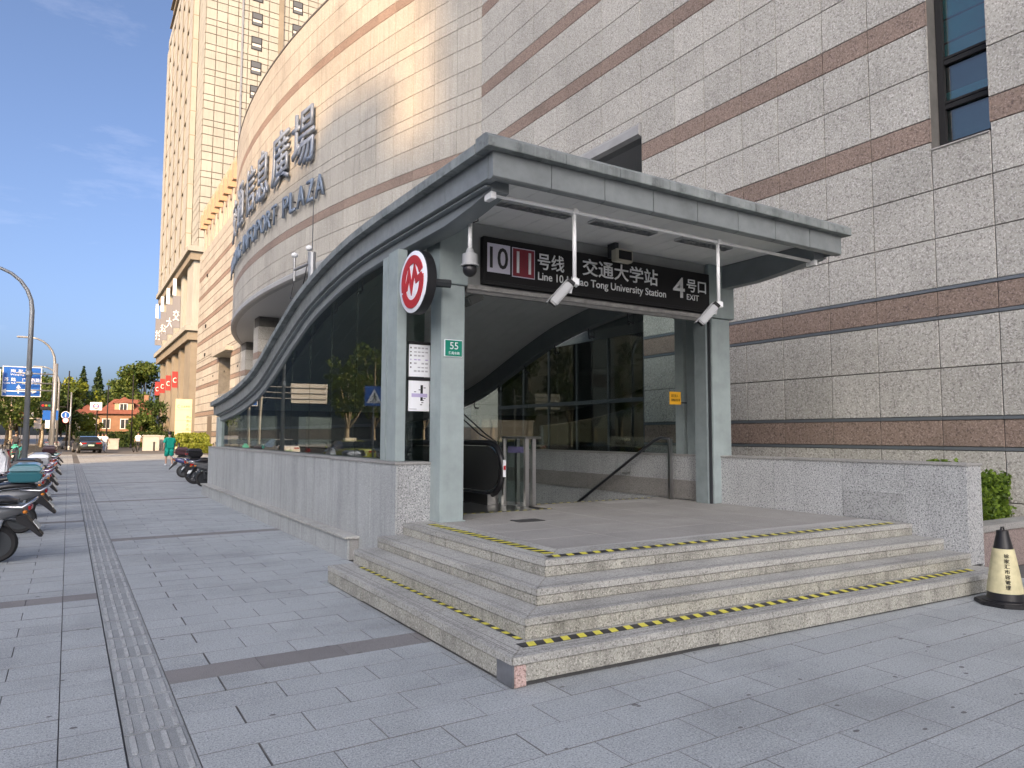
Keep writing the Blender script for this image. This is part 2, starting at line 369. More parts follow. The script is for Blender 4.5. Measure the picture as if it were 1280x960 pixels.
for y0 in rows:
    k = round((y0-5.15)/.3); odd = k % 2
    dark_r = (k % 24 == 0); dark_l = ((k-10) % 24 == 0)
    x = .61 + (0 if not odd else -.30)                                 # right of the tactile strip
    while x < 10.9:
        a, b = max(x, .615), min(x+.6, 10.95); x += .6
        if 4.3 < y0 <= 7.6 and a < 2.7 < b: b = 2.72
        if 7.6 < y0 < 20.5 and a < 3.11 < b: b = 3.12
        if b-a < .05 or in_steps((a+b)/2, y0+.15) or (a > 8.9 and y0 > 3.6): continue
        slabs.append((a, b, y0, y0+.3, dark_r))
    slabs.append((.02, .31, y0, y0+.3, dark_l))                        # left of it
    x = .02-(0 if odd else .3)
    first = True
    while x > KX+.12:
        a = max(x-.6, KX+.12)
        if first and not odd: slabs.append((x, .02, y0, y0+.3, dark_l))
        first = False
        slabs.append((a, x, y0, y0+.3, dark_l)); x -= .6
def sarea(s):
    q = [proj((x, y, 0)) for x, y in ((s[0], s[2]), (s[1], s[2]), (s[1], s[3]), (s[0], s[3]))]
    if any(v is None for v in q): return 0
    if max(v[0] for v in q) < 0 or min(v[0] for v in q) > 1280 or min(v[1] for v in q) > 960: return 0
    return abs(sum(q[i][0]*q[(i+1) % 4][1]-q[(i+1) % 4][0]*q[i][1] for i in range(4)))/2
order = sorted(range(len(slabs)), key=lambda i: -sarea(slabs[i])); cache = {}; rest = MB()
for rank, i in enumerate(order):
    a, b, c, d, dk = slabs[i]; z = random.uniform(-.0018, .0012)
    if rank < 300 and sarea(slabs[i]) > 60:
        key = (round(b-a, 2), dk)
        if key not in cache:
            mb = MB(); slab_geom(mb, 0, b-a, 0, .3, ms=1); cache[key] = mb.mesh('paving_slab', [PAVE_D if dk else PAVE, SJ])
        o = obj('paving_slab', cache[key], pavement, (a, c, z))
    else: slab_geom(rest, a, b, c, d, z, m=1 if dk else 0, ms=2)
stuff(rest.build('paving_slabs', [PAVE, PAVE_D, SJ], pavement, fixn=False))
# tactile strip: 0.3 m tiles with four raised bars
mb = MB(); slab_geom(mb, 0, .30, 0, .30, 0, g=.003)
for i in range(4):
    cx = .0375+.075*i; w = .0165; prof = []
    for t in range(7): th = math.pi*t/6; prof.append((cx+w*math.cos(th), .262+w*math.sin(th)))
    for t in range(7): th = math.pi+math.pi*t/6; prof.append((cx+w*math.cos(th), .038+w*math.sin(th)))
    lo = [(x, y, 0) for x, y in prof]; hi = [(cx+(x-cx)*.72, .15+(y-.15)*.975, .005) for x, y in prof]; n = len(prof)
    mb.faces(lo+hi, [tuple(range(n, 2*n))], 1); mb.faces(lo+hi, [(a, (a+1) % n, n+(a+1) % n, n+a) for a in range(n)])
tm = mb.mesh('tactile_tile', [TACT, mat('tactile_worn_top', (.43, .45, .45), .7, var=.1, noise=.35, nscale=9, spk=(95, (.25, .25, .25), (.6, .6, .6), .7))])
strip = struct(MB().box(.318, .612, 1.0, 46, -.013, -.012).build('tactile_path', SJ))
for k in range(150): obj('tactile_tile', tm, strip, (.315, 1.1+.3*k, .001+random.uniform(-.001, .001)))
# kerb stones
kb = struct(MB().box(KX-.01, KX+.1, -60, 75, -.2, -.03).build('kerb', JOINT))
kme = MB().box(0, .14, .004, .996, -.19, .004).mesh('kerb_stone', mat('kerb_granite', (.34, .34, .33), .8, var=.1, spk=(90, (.18, .18, .18), (.5, .5, .5), .7)))
for k in range(80): obj('kerb_stone', kme, kb, (KX-.03, -4+k, 0))
# bits of litter and dark gum spots on the slabs
lt = MB(); rl = random.Random(21)
for k in range(150):
    x, y = rl.uniform(-.4, 8.5), 2.2+rl.random()**2*18; r = rl.uniform(.005, .013)
    if in_steps(x, y) or (x > 2.4 and y > 3.9) or x > 7.6: continue
    lt.lathe([(r*1.2, .0), (r, .0012), (r*.3, .0016)], (x, y, 0.0012), 7, Matrix.Diagonal((1+rl.random(), .8+rl.random()*.4, 1, 1)))
stuff(tag(lt.build('litter', mat('gum_dark', (.13, .13, .13), .9)), 'small dark gum spots and litter on the grey slabs', 'litter'))
mh = MB(); mh.box(7.0, 7.75, 2.0, 2.5, -.01, .003); mh.box(7.03, 7.72, 2.03, 2.47, .003, .0045, 1)
tag(mh.build('access_cover', [DARKM, PAVE_D]), 'stone filled access cover let into the grey pavement', 'cover')

# ------------------------------------------------------------------ metro entrance
ME = tag(empty('metro_entrance', (6.0, 9.0, 0)), 'grey metro entrance with swooping canopy, glass sides, granite steps', 'metro entrance')
SK = .03
XL = [2.45, 2.735, 3.01, 3.32]; YF = [3.93, 4.22, 4.49, 4.83]; ZT = [.19, .335, .458, .593]; YB = 7.72; XR = 8.42
PZ = ZT[3]
for i in range(4):
    st = MB(); x0, y0, zt = XL[i]+.02, YF[i]+.02, ZT[i]; xr = XR+(.14 if i == 0 else 0)
    zb = ZT[i-1]+.0 if i else -.2
    inx = XL[i+1]+.12 if i < 3 else 3.75
    iny = YF[i+1]+.16 if i < 3 else 5.2
    # core in two arms (left flight and front flight)
    sk = lambda x: -SK*(x-XL[i])
    poly = [(x0, YB), (x0, y0), (xr, y0+sk(xr)), (xr, iny+sk(xr)), (inx, iny), (inx, YB)]
    st.prism(poly, zb-.02, zt-.05, lambda a, b, d: (a, b, d))
    step = st.build('step', JOINT, ME)
    # treads: stones with mitred corner; nosing 15 mm proud
    nose = .022
    def stone(name, poly, z0, z1, m, par=step):
        b = MB(); b.prism(poly, z0, z1, lambda a, c, d: (a, c, d)); return b.build(name, m, par, bevel=.004)
    xa, ya = XL[i]-nose+.02, YF[i]-nose+.02
    dx = (XL[i+1]-XL[i]+.05) if i < 3 else .42
    dy = (YF[i+1]-YF[i]+.05) if i < 3 else .42
    # left flight
    n = 3; L0 = YB-ya; yj = [ya, ya+L0*.36, ya+L0*.70, YB]
    for k in range(n):
        a, b = yj[k], yj[k+1]-.004
        if k == 0: poly = [(xa, a), (xa, b), (xa+dx, b), (xa+dx, a+dy)]
        else: poly = [(xa, a), (xa, b), (xa+dx, b), (xa+dx, a)]
        stone('tread_stone', poly, zt-.05, zt, STEP)
    n = 4; xj = [xa+(xr-xa)*t for t in ((0, .3, .52, .77, 1.0) if i % 2 else (0, .24, .5, .74, 1.0))]
    for k in range(n):
        a, b = xj[k], xj[k+1]-.004
        sa, sb = -SK*(a-xa), -SK*(b-xa)
        if k == 0: poly = [(a+.003, ya), (b, ya+sb), (b, ya+dy+sb), (a+dx+.003, ya+dy)]
        else: poly = [(a, ya+sa), (b, ya+sb), (b, ya+dy+sb), (a, ya+dy+sa)]
        stone('tread_stone', poly, zt-.05, zt, STEP)
    # risers
    zr0 = (ZT[i-1]+.003) if i else .014; zr1 = zt-.054
    xs_, ys_ = XL[i], YF[i]
    cut = [0, .3, .62, 1.0] if i % 2 else [0, .42, .72, 1.0]
    for k in range(3):
        a = ys_+.05*(k == 0)*(i == 0)+(YB-ys_)*cut[k]; b = ys_+(YB-ys_)*cut[k+1]-.006
        stone('riser_stone', [(xs_, a), (xs_, b), (xs_+.03, b), (xs_+.03, a+.03*(k == 0))], zr0+(.010 if i == 0 and k < 2 else 0), zr1, RISER)
    cut = [0, .23, .55, .78, 1.0] if i % 2 else [0, .3, .46, .8, 1.0]
    for k in range(4):
        a = xs_+(.09 if (k == 0 and i == 0) else 0)+(xr-xs_)*cut[k]; b = xs_+(xr-xs_)*cut[k+1]-.006
        sa, sb = -SK*(a-xs_), -SK*(b-xs_)
        stone('riser_stone', [(a, ys_+sa), (b, ys_+sb), (b, ys_+.03+sb), (a+.03*(k == 0), ys_+.03+sa)], zr0+(.016 if i == 0 and k == 0 else 0), zr1, RISER)
    if i == 0:
        stone('corner_block', [(xs_+.016, ys_-.004), (xs_+.105, ys_-.006), (xs_+.10, ys_+.05), (xs_+.016, ys_+.05)], .002, zr1, PINK)['label'] = 'pink granite corner patch'
        stone('corner_block', [(xs_-.004, ys_-.008), (xs_+.014, ys_-.006), (xs_+.014, ys_+.06), (xs_-.004, ys_+.19)], .002, zr1+.01, DGREY)['label'] = 'dark grey corner patch'
    GR = MB()
    for o_ in ((.055, .075) if i else (.05, .07, .12)):
        GR.box(xa+o_, xa+o_+.005, ya+o_, YB, zt, zt+.0006); k0 = len(GR.v); GR.faces([(xa+o_, ya+o_, zt+.0006), (xr, ya+o_-SK*(xr-xa), zt+.0006), (xr, ya+o_+.005-SK*(xr-xa), zt+.0006), (xa+o_, ya+o_+.005, zt+.0006)], [(0, 1, 2, 3)])
    GR.build('grip_groove', mat('groove_dark', (.16, .155, .145), .9), step, fixn=False)
    if i in (0, 3):
        def tape(p0, p1, w, step_parent=step):
            p0, p1 = Vector((*p0, zt+.0015)), Vector((*p1, zt+.0015)); d = p1-p0; Ln = d.length; d.normalize(); s = Vector((-d.y, d.x, 0))*w
            b = MB(); b.face([p0, p1, p1+s, p0+s], 0); n = int(Ln/.14); sl = .03
            up = Vector((0, 0, .0008))
            for k in range(n):
                t = (k+.35)*Ln/n
                e = Ln/n*.45
                b.face([p0+d*t+up+s*.04, p0+d*(t+e)+up+s*.04, p0+d*(t+e+sl)+s*.96+up, p0+d*(t+sl)+s*.96+up], 1)
            b.build('hazard_tape', [TBLK, YEL], step_parent, fixn=False)
        o_ = .16 if i == 0 else .085
        tape((XL[i]+o_+.085, YB-.25), (XL[i]+o_+.085, YF[i]+o_+.16), .115)
        x_ = XL[i]+o_+.02
        tape((x_, YF[i]+o_-SK*(x_-XL[i])), (XR-.18, YF[i]+o_-SK*(XR-.18-XL[i])), .10)
# platform floor
PLAT = mat('platform_granite', (.335, .325, .305), .68, var=.05, noise=.22, nscale=1.4, spk=(120, (.19, .185, .17), (.5, .49, .47), .7), rvar=.08)
PSTRIP = mat('platform_border', (.46, .455, .44), .65, var=.05, noise=.12, nscale=2, spk=(120, (.28, .28, .27), (.6, .6, .58), .6))
fl = MB(); fl.prism([(3.70, YB), (3.70, 5.2), (8.45, 5.05), (8.45, 8.86), (5.8, 8.86), (5.8, 8.22), (3.70, 8.22)], -.1, PZ-.02, lambda a, b, d: (a, b, d))
floor_ = fl.build('platform', JOINT, ME)
def pslab(x0, x1, y0, y1, m):
    b = MB(); slab_geom(b, x0, x1, y0, y1, 0, .002, .003); b.v = [(x, y, z+PZ-.001 if z > -.01 else PZ-.03) for x, y, z in b.v]; b.build('floor_slab', m, floor_, fixn=False)
ys = [5.26, 5.86, 6.46, 7.06, 7.66, 8.22]
b = MB()
for j, (ya, yb_) in enumerate(zip(ys[:-1], ys[1:])):
    for k in range(5):
        x0 = 3.75+k*.93; pslab(x0, x0+.93, ya, yb_, PLAT)
for k in range(3): pslab(5.8+k*.86, 5.8+(k+1)*.86, 8.22, 8.86, PLAT)
for k in range(5): pslab(3.75+k*.93, 3.75+(k+1)*.93, 5.08-SK*(k+1)*.93*.6, 5.26, PSTRIP)
for ya, yb_ in ((7.66, 8.16),): pass
# worn anti slip grooves near the stair head and front, floor plate
b = MB()
for k in range(22): b.box(6.9+k*.045, 6.925+k*.045, 8.35, 8.72, PZ, PZ+.0015)
b.build('grip_strip', PSTRIP, floor_); b = MB()
for k in range(26): b.box(6.1+k*.05, 6.125+k*.05, 5.10-.05, 5.22-.05, PZ+.001, PZ+.0022)
b.build('grip_strip', PSTRIP, floor_)
tag(MB().box(4.5, 4.86, 7.06, 7.28, PZ, PZ+.006).build('floor_hatch', mat('hatch_plate', (.10, .10, .10), .5, metal=.5), bevel=.002), 'small dark metal plate on the platform floor', 'hatch')
def ftape(x0, x1, y):
    b = MB(); b.face([(x0, y, PZ+.002), (x1, y, PZ+.002), (x1, y+.05, PZ+.002), (x0, y+.05, PZ+.002)])
    n = int((x1-x0)/.13)
    for k in range(n):
        a = x0+(k+.3)*(x1-x0)/n; b.face([(a, y+.002, PZ+.003), (a+.06, y+.002, PZ+.003), (a+.075, y+.048, PZ+.003), (a+.015, y+.048, PZ+.003)], 1)
    b.build('hazard_tape', [TBLK, YEL], floor_, fixn=False)
ftape(4.02, 5.75, 8.15); ftape(5.85, 8.15, 8.76)
# side walls in granite panels
WT = 1.285
def side_wall(x0, x1, y0, y1, zt, cuts, face_mat, end_mat, outer, name_lab):
    """outer: x of the visible long face (x0 or x1); cuts: y joints"""
    w = MB(); w.box(x0+.03, x1-.03, y0+.03, y1, -.1, zt-.03); wall = w.build('side_wall', JOINT, ME); wall['label'] = name_lab
    for a, b_ in zip(cuts[:-1], cuts[1:]):
        for xx, dirn in ((x0, 1), (x1-.028, 1)):
            k = MB(); k.box(xx, xx+.028, a+.002, b_-.002, (-.02 if xx == outer and outer == x0 else .0), zt-.03); k.build('granite_panel', face_mat if xx == outer else GWALL, wall, bevel=.003)
    k = MB(); k.box(x0+.03, x1-.03, y0, y0+.028, .2, zt-.03); k.build('granite_panel', end_mat, wall, bevel=.003)
    cc = [y0-.015]+[y for y in cuts[1:-1]][::2]+[y1]
    for a, b_ in zip(cc[:-1], cc[1:]):
        k = MB(); k.box(x0-.015, x1+.015, a, b_-.004, zt-.03, zt); k.build('coping_stone', COPE, wall, bevel=.006)
    return wall
cl = [7.78+k*.82 for k in range(16)]+[20.85]
lw = side_wall(3.25, 3.70, 7.78, 20.85, WT, cl, GSIDE, GWALL, 3.25, 'stained granite side wall along the pavement')
cr = [4.06, 4.75, 5.55, 6.6, 7.55, 8.5, 9.6, 10.8, 12, 13.2, 14.4, 15.6, 16.8, 18, 19.2, 20.8]
rw = side_wall(8.42, 8.74, 4.06, 20.8, WT+.025, cr, GWALL, GWALL, 8.42, 'speckled granite side wall beside the building')
MB().box(8.412, 8.4185, 4.77, 5.54, .60, .93).build('granite_panel', mat('damp_granite', (.36, .372, .37), .6, spk=(55, (.08, .085, .09), (.42, .42, .42), .95), stain=(3, .3, .4, .7)), rw)
# low plinth along the left wall
pb = MB(); pb.box(3.13, 3.25, 9.0, 20.8, -.1, .26); plinth = pb.build('plinth', JOINT, ME)
MB().box(3.13, 3.248, 8.972, 8.998, 0, .268).build('plinth_panel', COPE, plinth, bevel=.003)
for k in range(20):
    a = 8.98+k*.59; q = MB(); q.box(3.10, 3.128, a+.002, a+.586, 0.0, .268); q.build('plinth_panel', GSIDE, plinth, bevel=.003)
for k in range(10):
    a = 8.95+k*1.18; q = MB(); q.box(3.06, 3.25, a, a+1.177, .268, .30); q.build('plinth_cap', STEP, plinth, bevel=.004)
# ------- roof: section swept along the S curve
TP = [(5.62, 4.45), (6.6, 4.45), (7.6, 4.45), (8.6, 4.45), (9.75, 4.41), (10.94, 4.28), (12.13, 4.07), (13.0, 3.83), (13.96, 3.53), (15.0, 3.19), (15.9, 2.96), (17.2, 2.77), (18.6, 2.63), (20.6, 2.50)]
def topz(y):
    P = TP
    if y <= P[0][0]: return P[0][1]
    for i in range(len(P)-1):
        if y <= P[i+1][0]:
            p0 = P[max(0, i-1)]; p1 = P[i]; p2 = P[i+1]; p3 = P[min(len(P)-1, i+2)]
            h = p2[0]-p1[0]; t = (y-p1[0])/h
            m1 = (p2[1]-p0[1])/(p2[0]-p0[0])*h; m2 = (p3[1]-p1[1])/(p3[0]-p1[0])*h
            return (2*t**3-3*t*t+1)*p1[1]+(t**3-2*t*t+t)*m1+(-2*t**3+3*t*t)*p2[1]+(t**3-t*t)*m2
    return P[-1][1]
def rpt(y, n):
    """point on the curve at y, n metres below the top surface along the normal"""
    s = (topz(y+.02)-topz(y-.02))/.04; L_ = math.hypot(1, s); return (y+n*s/L_, topz(y)-n/L_)
def sweep(mb, sec, y0, y1, k=None, m=0, nf=None):
    """sec: closed (x, n) outline; nf(y) scales n"""
    k = k or max(1, int((y1-y0)/.18)); n = len(sec); b = len(mb.v)
    for i in range(k+1):
        y = y0+(y1-y0)*i/k; f = nf(y) if nf else (lambda v: v)
        for x, nn in sec: yy, zz = rpt(y, f(nn)); mb.v.append((x, yy, zz))
    for i in range(k):
        for j in range(n):
            j2 = (j+1) % n; mb.f.append((b+i*n+j, b+i*n+j2, b+(i+1)*n+j2, b+(i+1)*n+j)); mb.m.append(m)
    mb.f.append(tuple(b+j for j in range(n))); mb.f.append(tuple(b+k*n+j for j in reversed(range(n)))); mb.m += [m, m]
    return mb
XC = 6.045
def mx(x): return 2*XC-x
rf = MB(); sweep(rf, [(3.40, .03), (8.69, .03), (8.69, .20), (3.40, .20)], 5.80, 20.5)
roof = rf.build('roof', PAINT2, ME)
# soffit boards (each about 0.3 m, along the fall)
nb = 17
for k in range(nb):
    xa = 3.62+k*(8.47-3.62)/nb; xb = 3.62+(k+1)*(8.47-3.62)/nb-.006
    sweep(MB(), [(xa, .205), (xb, .205), (xb, .23), (xa, .23)], 5.78, 20.45, 50).build('soffit_board', SOFFIT, roof, fixn=True)
# front edge: cap and fascia panels
nseg = 8; xe0, xe1 = 3.215, 8.875
for k in range(nseg):
    a = xe0+(xe1-xe0)*k/nseg+(.19 if k else 0); b_ = xe0+(xe1-xe0)*(k+1)/nseg-.006+(.19 if k < nseg-1 else 0)
    q = MB(); q.prism([(5.60, 4.305), (5.60, 4.40), (5.66, 4.45), (5.86, 4.45), (5.86, 4.305)], a, b_, lambda u, v, d: (d, u, v)); q.build('cap_panel', ROOFCAP, roof, bevel=.004)
    a = 3.315+(8.775-3.315)*k/nseg; b_ = 3.315+(8.775-3.315)*(k+1)/nseg-.008
    q = MB(); q.prism([(5.72, 4.045), (5.69, 4.06), (5.69, 4.303), (5.78, 4.303), (5.78, 4.045)], a, b_, lambda u, v, d: (d, u, v)); q.build('fascia_panel', PAINT2, roof, bevel=.003)
# side edges, both sides
def cap_side(f, sgn):
    ysg = [5.875+k*1.05 for k in range(15)]; ysg[-1] = 20.62
    for a, b_ in zip(ysg[:-1], ysg[1:]):
        sec = [(f(3.215), .045), (f(3.265), .0), (f(3.46), .0), (f(3.46), .145), (f(3.215), .145)]
        sweep(MB(), sec, a, b_-.008, 7).build('cap_panel', ROOFCAP, roof, bevel=0)
    ysg = [5.79+k*.92 for k in range(17)]; ysg[-1] = 20.5
    for a, b_ in zip(ysg[:-1], ysg[1:]):
        sweep(MB(), [(f(3.315), .148), (f(3.40), .148), (f(3.40), .40), (f(3.315), .385)], a, b_-.008, 6).build('fascia_panel', PAINT2, roof)
    nf = lambda y: (lambda n: n if n < .42 else .42+(n-.42)*min(1, max(.05, (y-5.95)/1.0))**.5*(1+.0*y))
    sweep(MB(), [(f(3.36), .405), (f(3.36), .425), (f(3.42), .43), (f(3.42), .555), (f(3.47), .58), (f(3.62), .58), (f(3.62), .235), (f(3.41), .235), (f(3.41), .405)], 5.9, 20.4, 70, nf=nf).build('side_beam', mat('beam_grey', (.20, .225, .235), .45, noise=.15, nscale=3), roof, smooth='auto')
cap_side(lambda x: x, 1); cap_side(mx, -1)
q = MB(); q.prism([(20.5, 2.12), (20.62, 2.36), (20.62, 2.5), (20.5, 2.5)], 3.3, 8.8, lambda u, v, d: (d, u, v)); q.build('rear_fascia', PAINT2, roof)
# louvred light fittings in the soffit
LOUV = mat('light_louvre', (.55, .56, .56), .3, metal=.7)
def fitting(x0, x1, y):
    z = topz(y)-.232; b = MB(); b.box(x0, x1, y, y+.16, z-.002, z+.001, 0)
    f = b.build('light_fitting', DARKM, roof)
    k = MB(); n = int((x1-x0)/.075)
    for i in range(n+1): k.box(x0+i*(x1-x0)/n-.004, x0+i*(x1-x0)/n+.004, y, y+.16, z-.03, z-.002)
    for yy in (y, y+.077, y+.154): k.box(x0, x1, yy, yy+.007, z-.032, z-.003)
    k.build('louvre', LOUV, f)
fitting(3.98, 4.95, 6.62); fitting(5.3, 6.3, 6.62); fitting(6.75, 7.7, 6.62)
fitting(4.4, 5.5, 10.2); fitting(6.6, 7.7, 10.2)
# columns, header
def col(name, x0, x1, y0, y1, z0, z1, m=PAINT, bv=.008, par=ME): return MB().box(x0, x1, y0, y1, z0, z1).build(name, m, par, bevel=bv)
c = col('column', 3.69, 4.0, 7.52, 7.82, PZ, 3.40); col('base_flange', 3.675, 4.02, 7.50, 7.88, PZ, PZ+.012, par=c, bv=.003)
c = col('column', 8.26, 8.66, 7.54, 7.86, PZ, 3.40); col('side_return', 8.19, 8.252, 7.60, 7.84, PZ, 3.40, mat('return_grey', (.22, .26, .265), .5, noise=.2, nscale=5), par=c, bv=.003); col('guide_rail', 8.225, 8.245, 7.55, 7.60, PZ, 3.38, DARKM, par=c, bv=.002)
for xa, xb, lab in ((3.65, 4.03, 1), (8.16, 8.73, 1)): col('column_head', xa, xb, 7.50, 7.88, 3.408, topz(7.7)-.235)
hd = MB(); hd.box(4.034, 8.156, 7.56, 7.86, 3.40, topz(7.7)-.235); header = hd.build('header', mat('header_grey', (.27, .28, .275), .5, noise=.2, nscale=3), ME)
MB().box(4.03, 8.2, 7.535, 7.585, 3.33, 3.40).build('shutter_box', mat('shutter_grey', (.20, .20, .195), .5, noise=.3, nscale=6), header, bevel=.006)
MB().box(4.03, 8.2, 7.51, 7.53, 3.375, 3.43).build('shutter_lip', mat('shutter_lip_grey', (.34, .335, .32), .5, noise=.4, nscale=8), header, bevel=.004)
for f, par in ((lambda x: x, None), (mx, None)):
    s = 1
    xs = sorted((f(3.33), f(3.455 if f is not mx else 3.60)))
    col('side_post', xs[0], xs[1], 8.0, 8.30, WT+.026 if f is mx else WT+.001, topz(8.1)-.575)
    xs = sorted((f(3.37), f(3.56)))
    col('side_post', xs[0], xs[1], 8.42, 8.60, WT+.026 if f is mx else WT+.001, topz(8.5)-.575)
    xs = sorted((f(3.38), f(3.62)))
    col('end_post', xs[0], xs[1], 20.2, 20.55, WT+.026 if f is mx else WT+.001, topz(20.35)-.44)
# side glazing: panes with spider fittings hung from the beam
def glazing(x, wt, gm, y0=8.64):
    n = 10; y1 = 20.16
    for k in range(n):
        a = y0+(y1-y0)*k/n+.006; b_ = y0+(y1-y0)*(k+1)/n-.006
        pts = [(a, wt+.004), (b_, wt+.004)]
        for t in range(5): y = b_+(a-b_)*t/4; pts.append((y, max(topz(y)-.60, wt+.1)))
        q = MB(); q.prism(pts, x-.006, x+.006, lambda u, v, d: (d, u, v)); q.build('glass_pane', gm, ME)
        if k:
            y = a-.006; z = topz(y)-.60; q = MB(); s = 1 if x < XC else -1
            q.tube([(x+s*.07, y, z+.08), (x+s*.07, y, z-.13)], .013, 8)
            for dy in (-.06, .06): q.tube([(x+s*.07, y, z-.12), (x+s*.012, y+dy, z-.16)], .012, 8); q.lathe([(.022, 0), (.022, .02)], (x+s*.008, y+dy, z-.16), 10, Matrix.Rotation(math.pi/2, 4, 'Y'))
            if z-.2 > wt: q.build('glass_fitting', DARKM, ME)
glazing(3.46, WT, TGLASS); glazing(mx(3.46), WT+.025, INGLASS)
for x, y0, y1 in ((3.46, 7.86, 7.98), ): pass
q = MB(); q.box(mx(3.467), mx(3.455), 7.88, 7.978, WT+.03, 3.5); q.build('glass_pane', INGLASS, ME)
# small pane between column and side wall where the notices hang (faces the front)
q = MB(); q.box(3.46, 3.72, 8.06, 8.072, WT+.004, 3.75); q.build('glass_pane', TGLASS, ME)
# stair pit: descending steps, escalator, walls
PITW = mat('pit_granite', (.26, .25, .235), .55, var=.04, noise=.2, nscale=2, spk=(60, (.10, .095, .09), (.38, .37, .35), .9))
q = MB(); q.box(3.70, 3.74, 8.25, 20.8, -6, .0); q.box(8.38, 8.42, 8.9, 20.8, -6, .0); q.box(3.7, 8.42, 20.7, 20.8, -6, 1.28); q.box(3.70, 8.42, 8.2, 20.8, -6.2, -6.0)
pit = q.build('stair_pit', PITW, ME)
for k in range(22):
    y = 8.88+k*.31; z = PZ-(k+1)*.155; q = MB(); q.box(5.95, 8.36, y, y+.36, z-.16, z); q.box(5.95, 8.36, y+.01, y+.05, z, z+.002, 1); q.build('stair_tread', [PLAT, TBLK], pit)
for a, b_ in zip(cr[4:-1], cr[5:]):
    q = MB(); q.box(8.395, 8.418, a+.002, b_-.002, .603, .90); q.build('granite_panel', PITW, rw, bevel=.002)
# ------------------------------------------------------------------ things on and in the entrance
# escalator
ES = tag(empty('escalator', (4.75, 9.0, PZ)), 'black and steel escalator balustrade just inside the entrance', 'escalator')
q = MB(); q.box(4.03, 5.55, 8.22, 9.6, PZ-.1, PZ-.004); q.build('floor_plate', STEEL, ES)
def newel(x):
    pts = []
    z0, z1 = PZ+.14, PZ+.90; r = (z1-z0)/2; zc = (z0+z1)/2; yc = 8.78+r
    path = [(x, 10.2, z1), (x, yc, z1)]+[(x, yc-r*math.sin(t), zc+r*math.cos(t)) for t in [math.pi*i/12 for i in range(1, 12)]]+[(x, yc, z0), (x, 10.2, z0)]
    path = [(x, 15.5, z1-3.1)]+path+[(x, 15.5, z0-3.1)]
    MB().tube(path, .045, 10).build('handrail', BLACK, ES, smooth=True)
    inner = [(p[1], p[2]) for p in path]
    sh = [(y+(.05 if y < 10 else 0), zc+(z-zc)*.87 if y < 12 else z) for y, z in inner]
    b = MB(); b.prism(sh, x-.012, x+.012, lambda u, v, d: (d, u, v)); b.build('balustrade_panel', mat('balustrade_dark', (.035, .037, .038), .25), ES)
    p2 = [(x, y+.045, zc+(z-zc)*.885) for _, y, z in path[2:-2]]
    MB().tube(p2, .022, 8).build('steel_trim', CHROME, ES, smooth=True)
    b = MB(); b.box(x-.09, x+.09, 9.05, 9.9, PZ, PZ+.15); b.build('skirt', STEEL, ES)
newel(4.55); newel(5.3)
q = MB()
for k in range(26): q.box(4.66, 5.2, 9.6+k*.3, 9.93+k*.3, PZ-.05-max(0, k-1)*.155-.2, PZ-.02-max(0, k-1)*.155)
q.build('escalator_steps', DARKM, ES)
q = MB(); q.box(5.278, 5.322, 8.725, 8.733, PZ+.42, PZ+.66); q.box(5.282, 5.318, 8.722, 8.7245, PZ+.52, PZ+.58, 1); q.build('sticker', [WHT, RED], ES)
# glass and steel barrier beside the escalator
BR = tag(empty('barrier_screen', (5.6, 8.9, PZ)), 'waist high steel and glass barrier with lilac sticker beside escalator', 'barrier')
for x, y in ((5.42, 8.93), (5.60, 8.62), (5.66, 8.95), (5.80, 8.74)):
    MB().box(x-.03, x+.03, y-.03, y+.03, PZ, PZ+.96).build('post', STEEL, BR, bevel=.004)
q = MB(); q.prism([(5.36, 8.92), (5.56, 8.56), (5.92, 8.70), (5.70, 9.02)], PZ+.962, PZ+.995, lambda a, b, d: (a, b, d)); q.build('top_plate', STEEL, BR, bevel=.004)
MB().box(-.005, .005, 0, .30, PZ+.06, PZ+.95, M=Matrix.Translation((5.435, 8.89, 0)) @ Matrix.Rotation(R_(-150), 4, 'Z')).build('glass_panel', INGLASS, BR)
MB().box(-.009, -.006, .02, .27, PZ+.76, PZ+.85, M=Matrix.Translation((5.435, 8.89, 0)) @ Matrix.Rotation(R_(-150), 4, 'Z')).build('sticker', mat('sticker_lilac', (.28, .19, .42), .5), BR)
# stair handrail
HR = tag(empty('stair_handrail', (8.15, 8.5, PZ)), 'dark steel handrail sloping down the stairs by granite wall', 'handrail')
MB().tube([(8.22, 8.42, PZ+.96), (8.22, 8.62, PZ+.98), (8.22, 8.78, PZ+.93), (8.22, 13.2, PZ-1.55)], .025, 10).build('rail', DARKM, HR, smooth=True)
MB().box(8.20, 8.26, 8.40, 8.45, PZ, PZ+.96).build('post', STEEL, HR, bevel=.003)
for k in range(3):
    y = 9.6+k*1.3; z = PZ+.93-(y-8.78)*.561; q = MB(); q.tube([(8.22, y, z), (8.22, y, z-.10), (8.40, y, z-.10)], .012, 8); q.build('bracket', STEEL, HR)
# loose cables hanging behind the barrier
q = MB()
for dx, s in ((0, 0), (.05, .06)): q.tube([(4.9+dx, 10.2, 2.6), (5.0+dx, 10.1, 2.2), (5.25+dx+s, 10, 1.9), (5.38+dx+s, 9.6, 1.62), (5.4+dx, 9.2, 1.5)], .012, 6)
q.tube([(4.9, 10.2, 2.6), (4.9, 10.2, topz(10.2)-.23)], .012, 6)
tag(q.build('hanging_cable', BLACK, smooth=True), 'two loose black cables hanging down behind the barrier', 'cable')
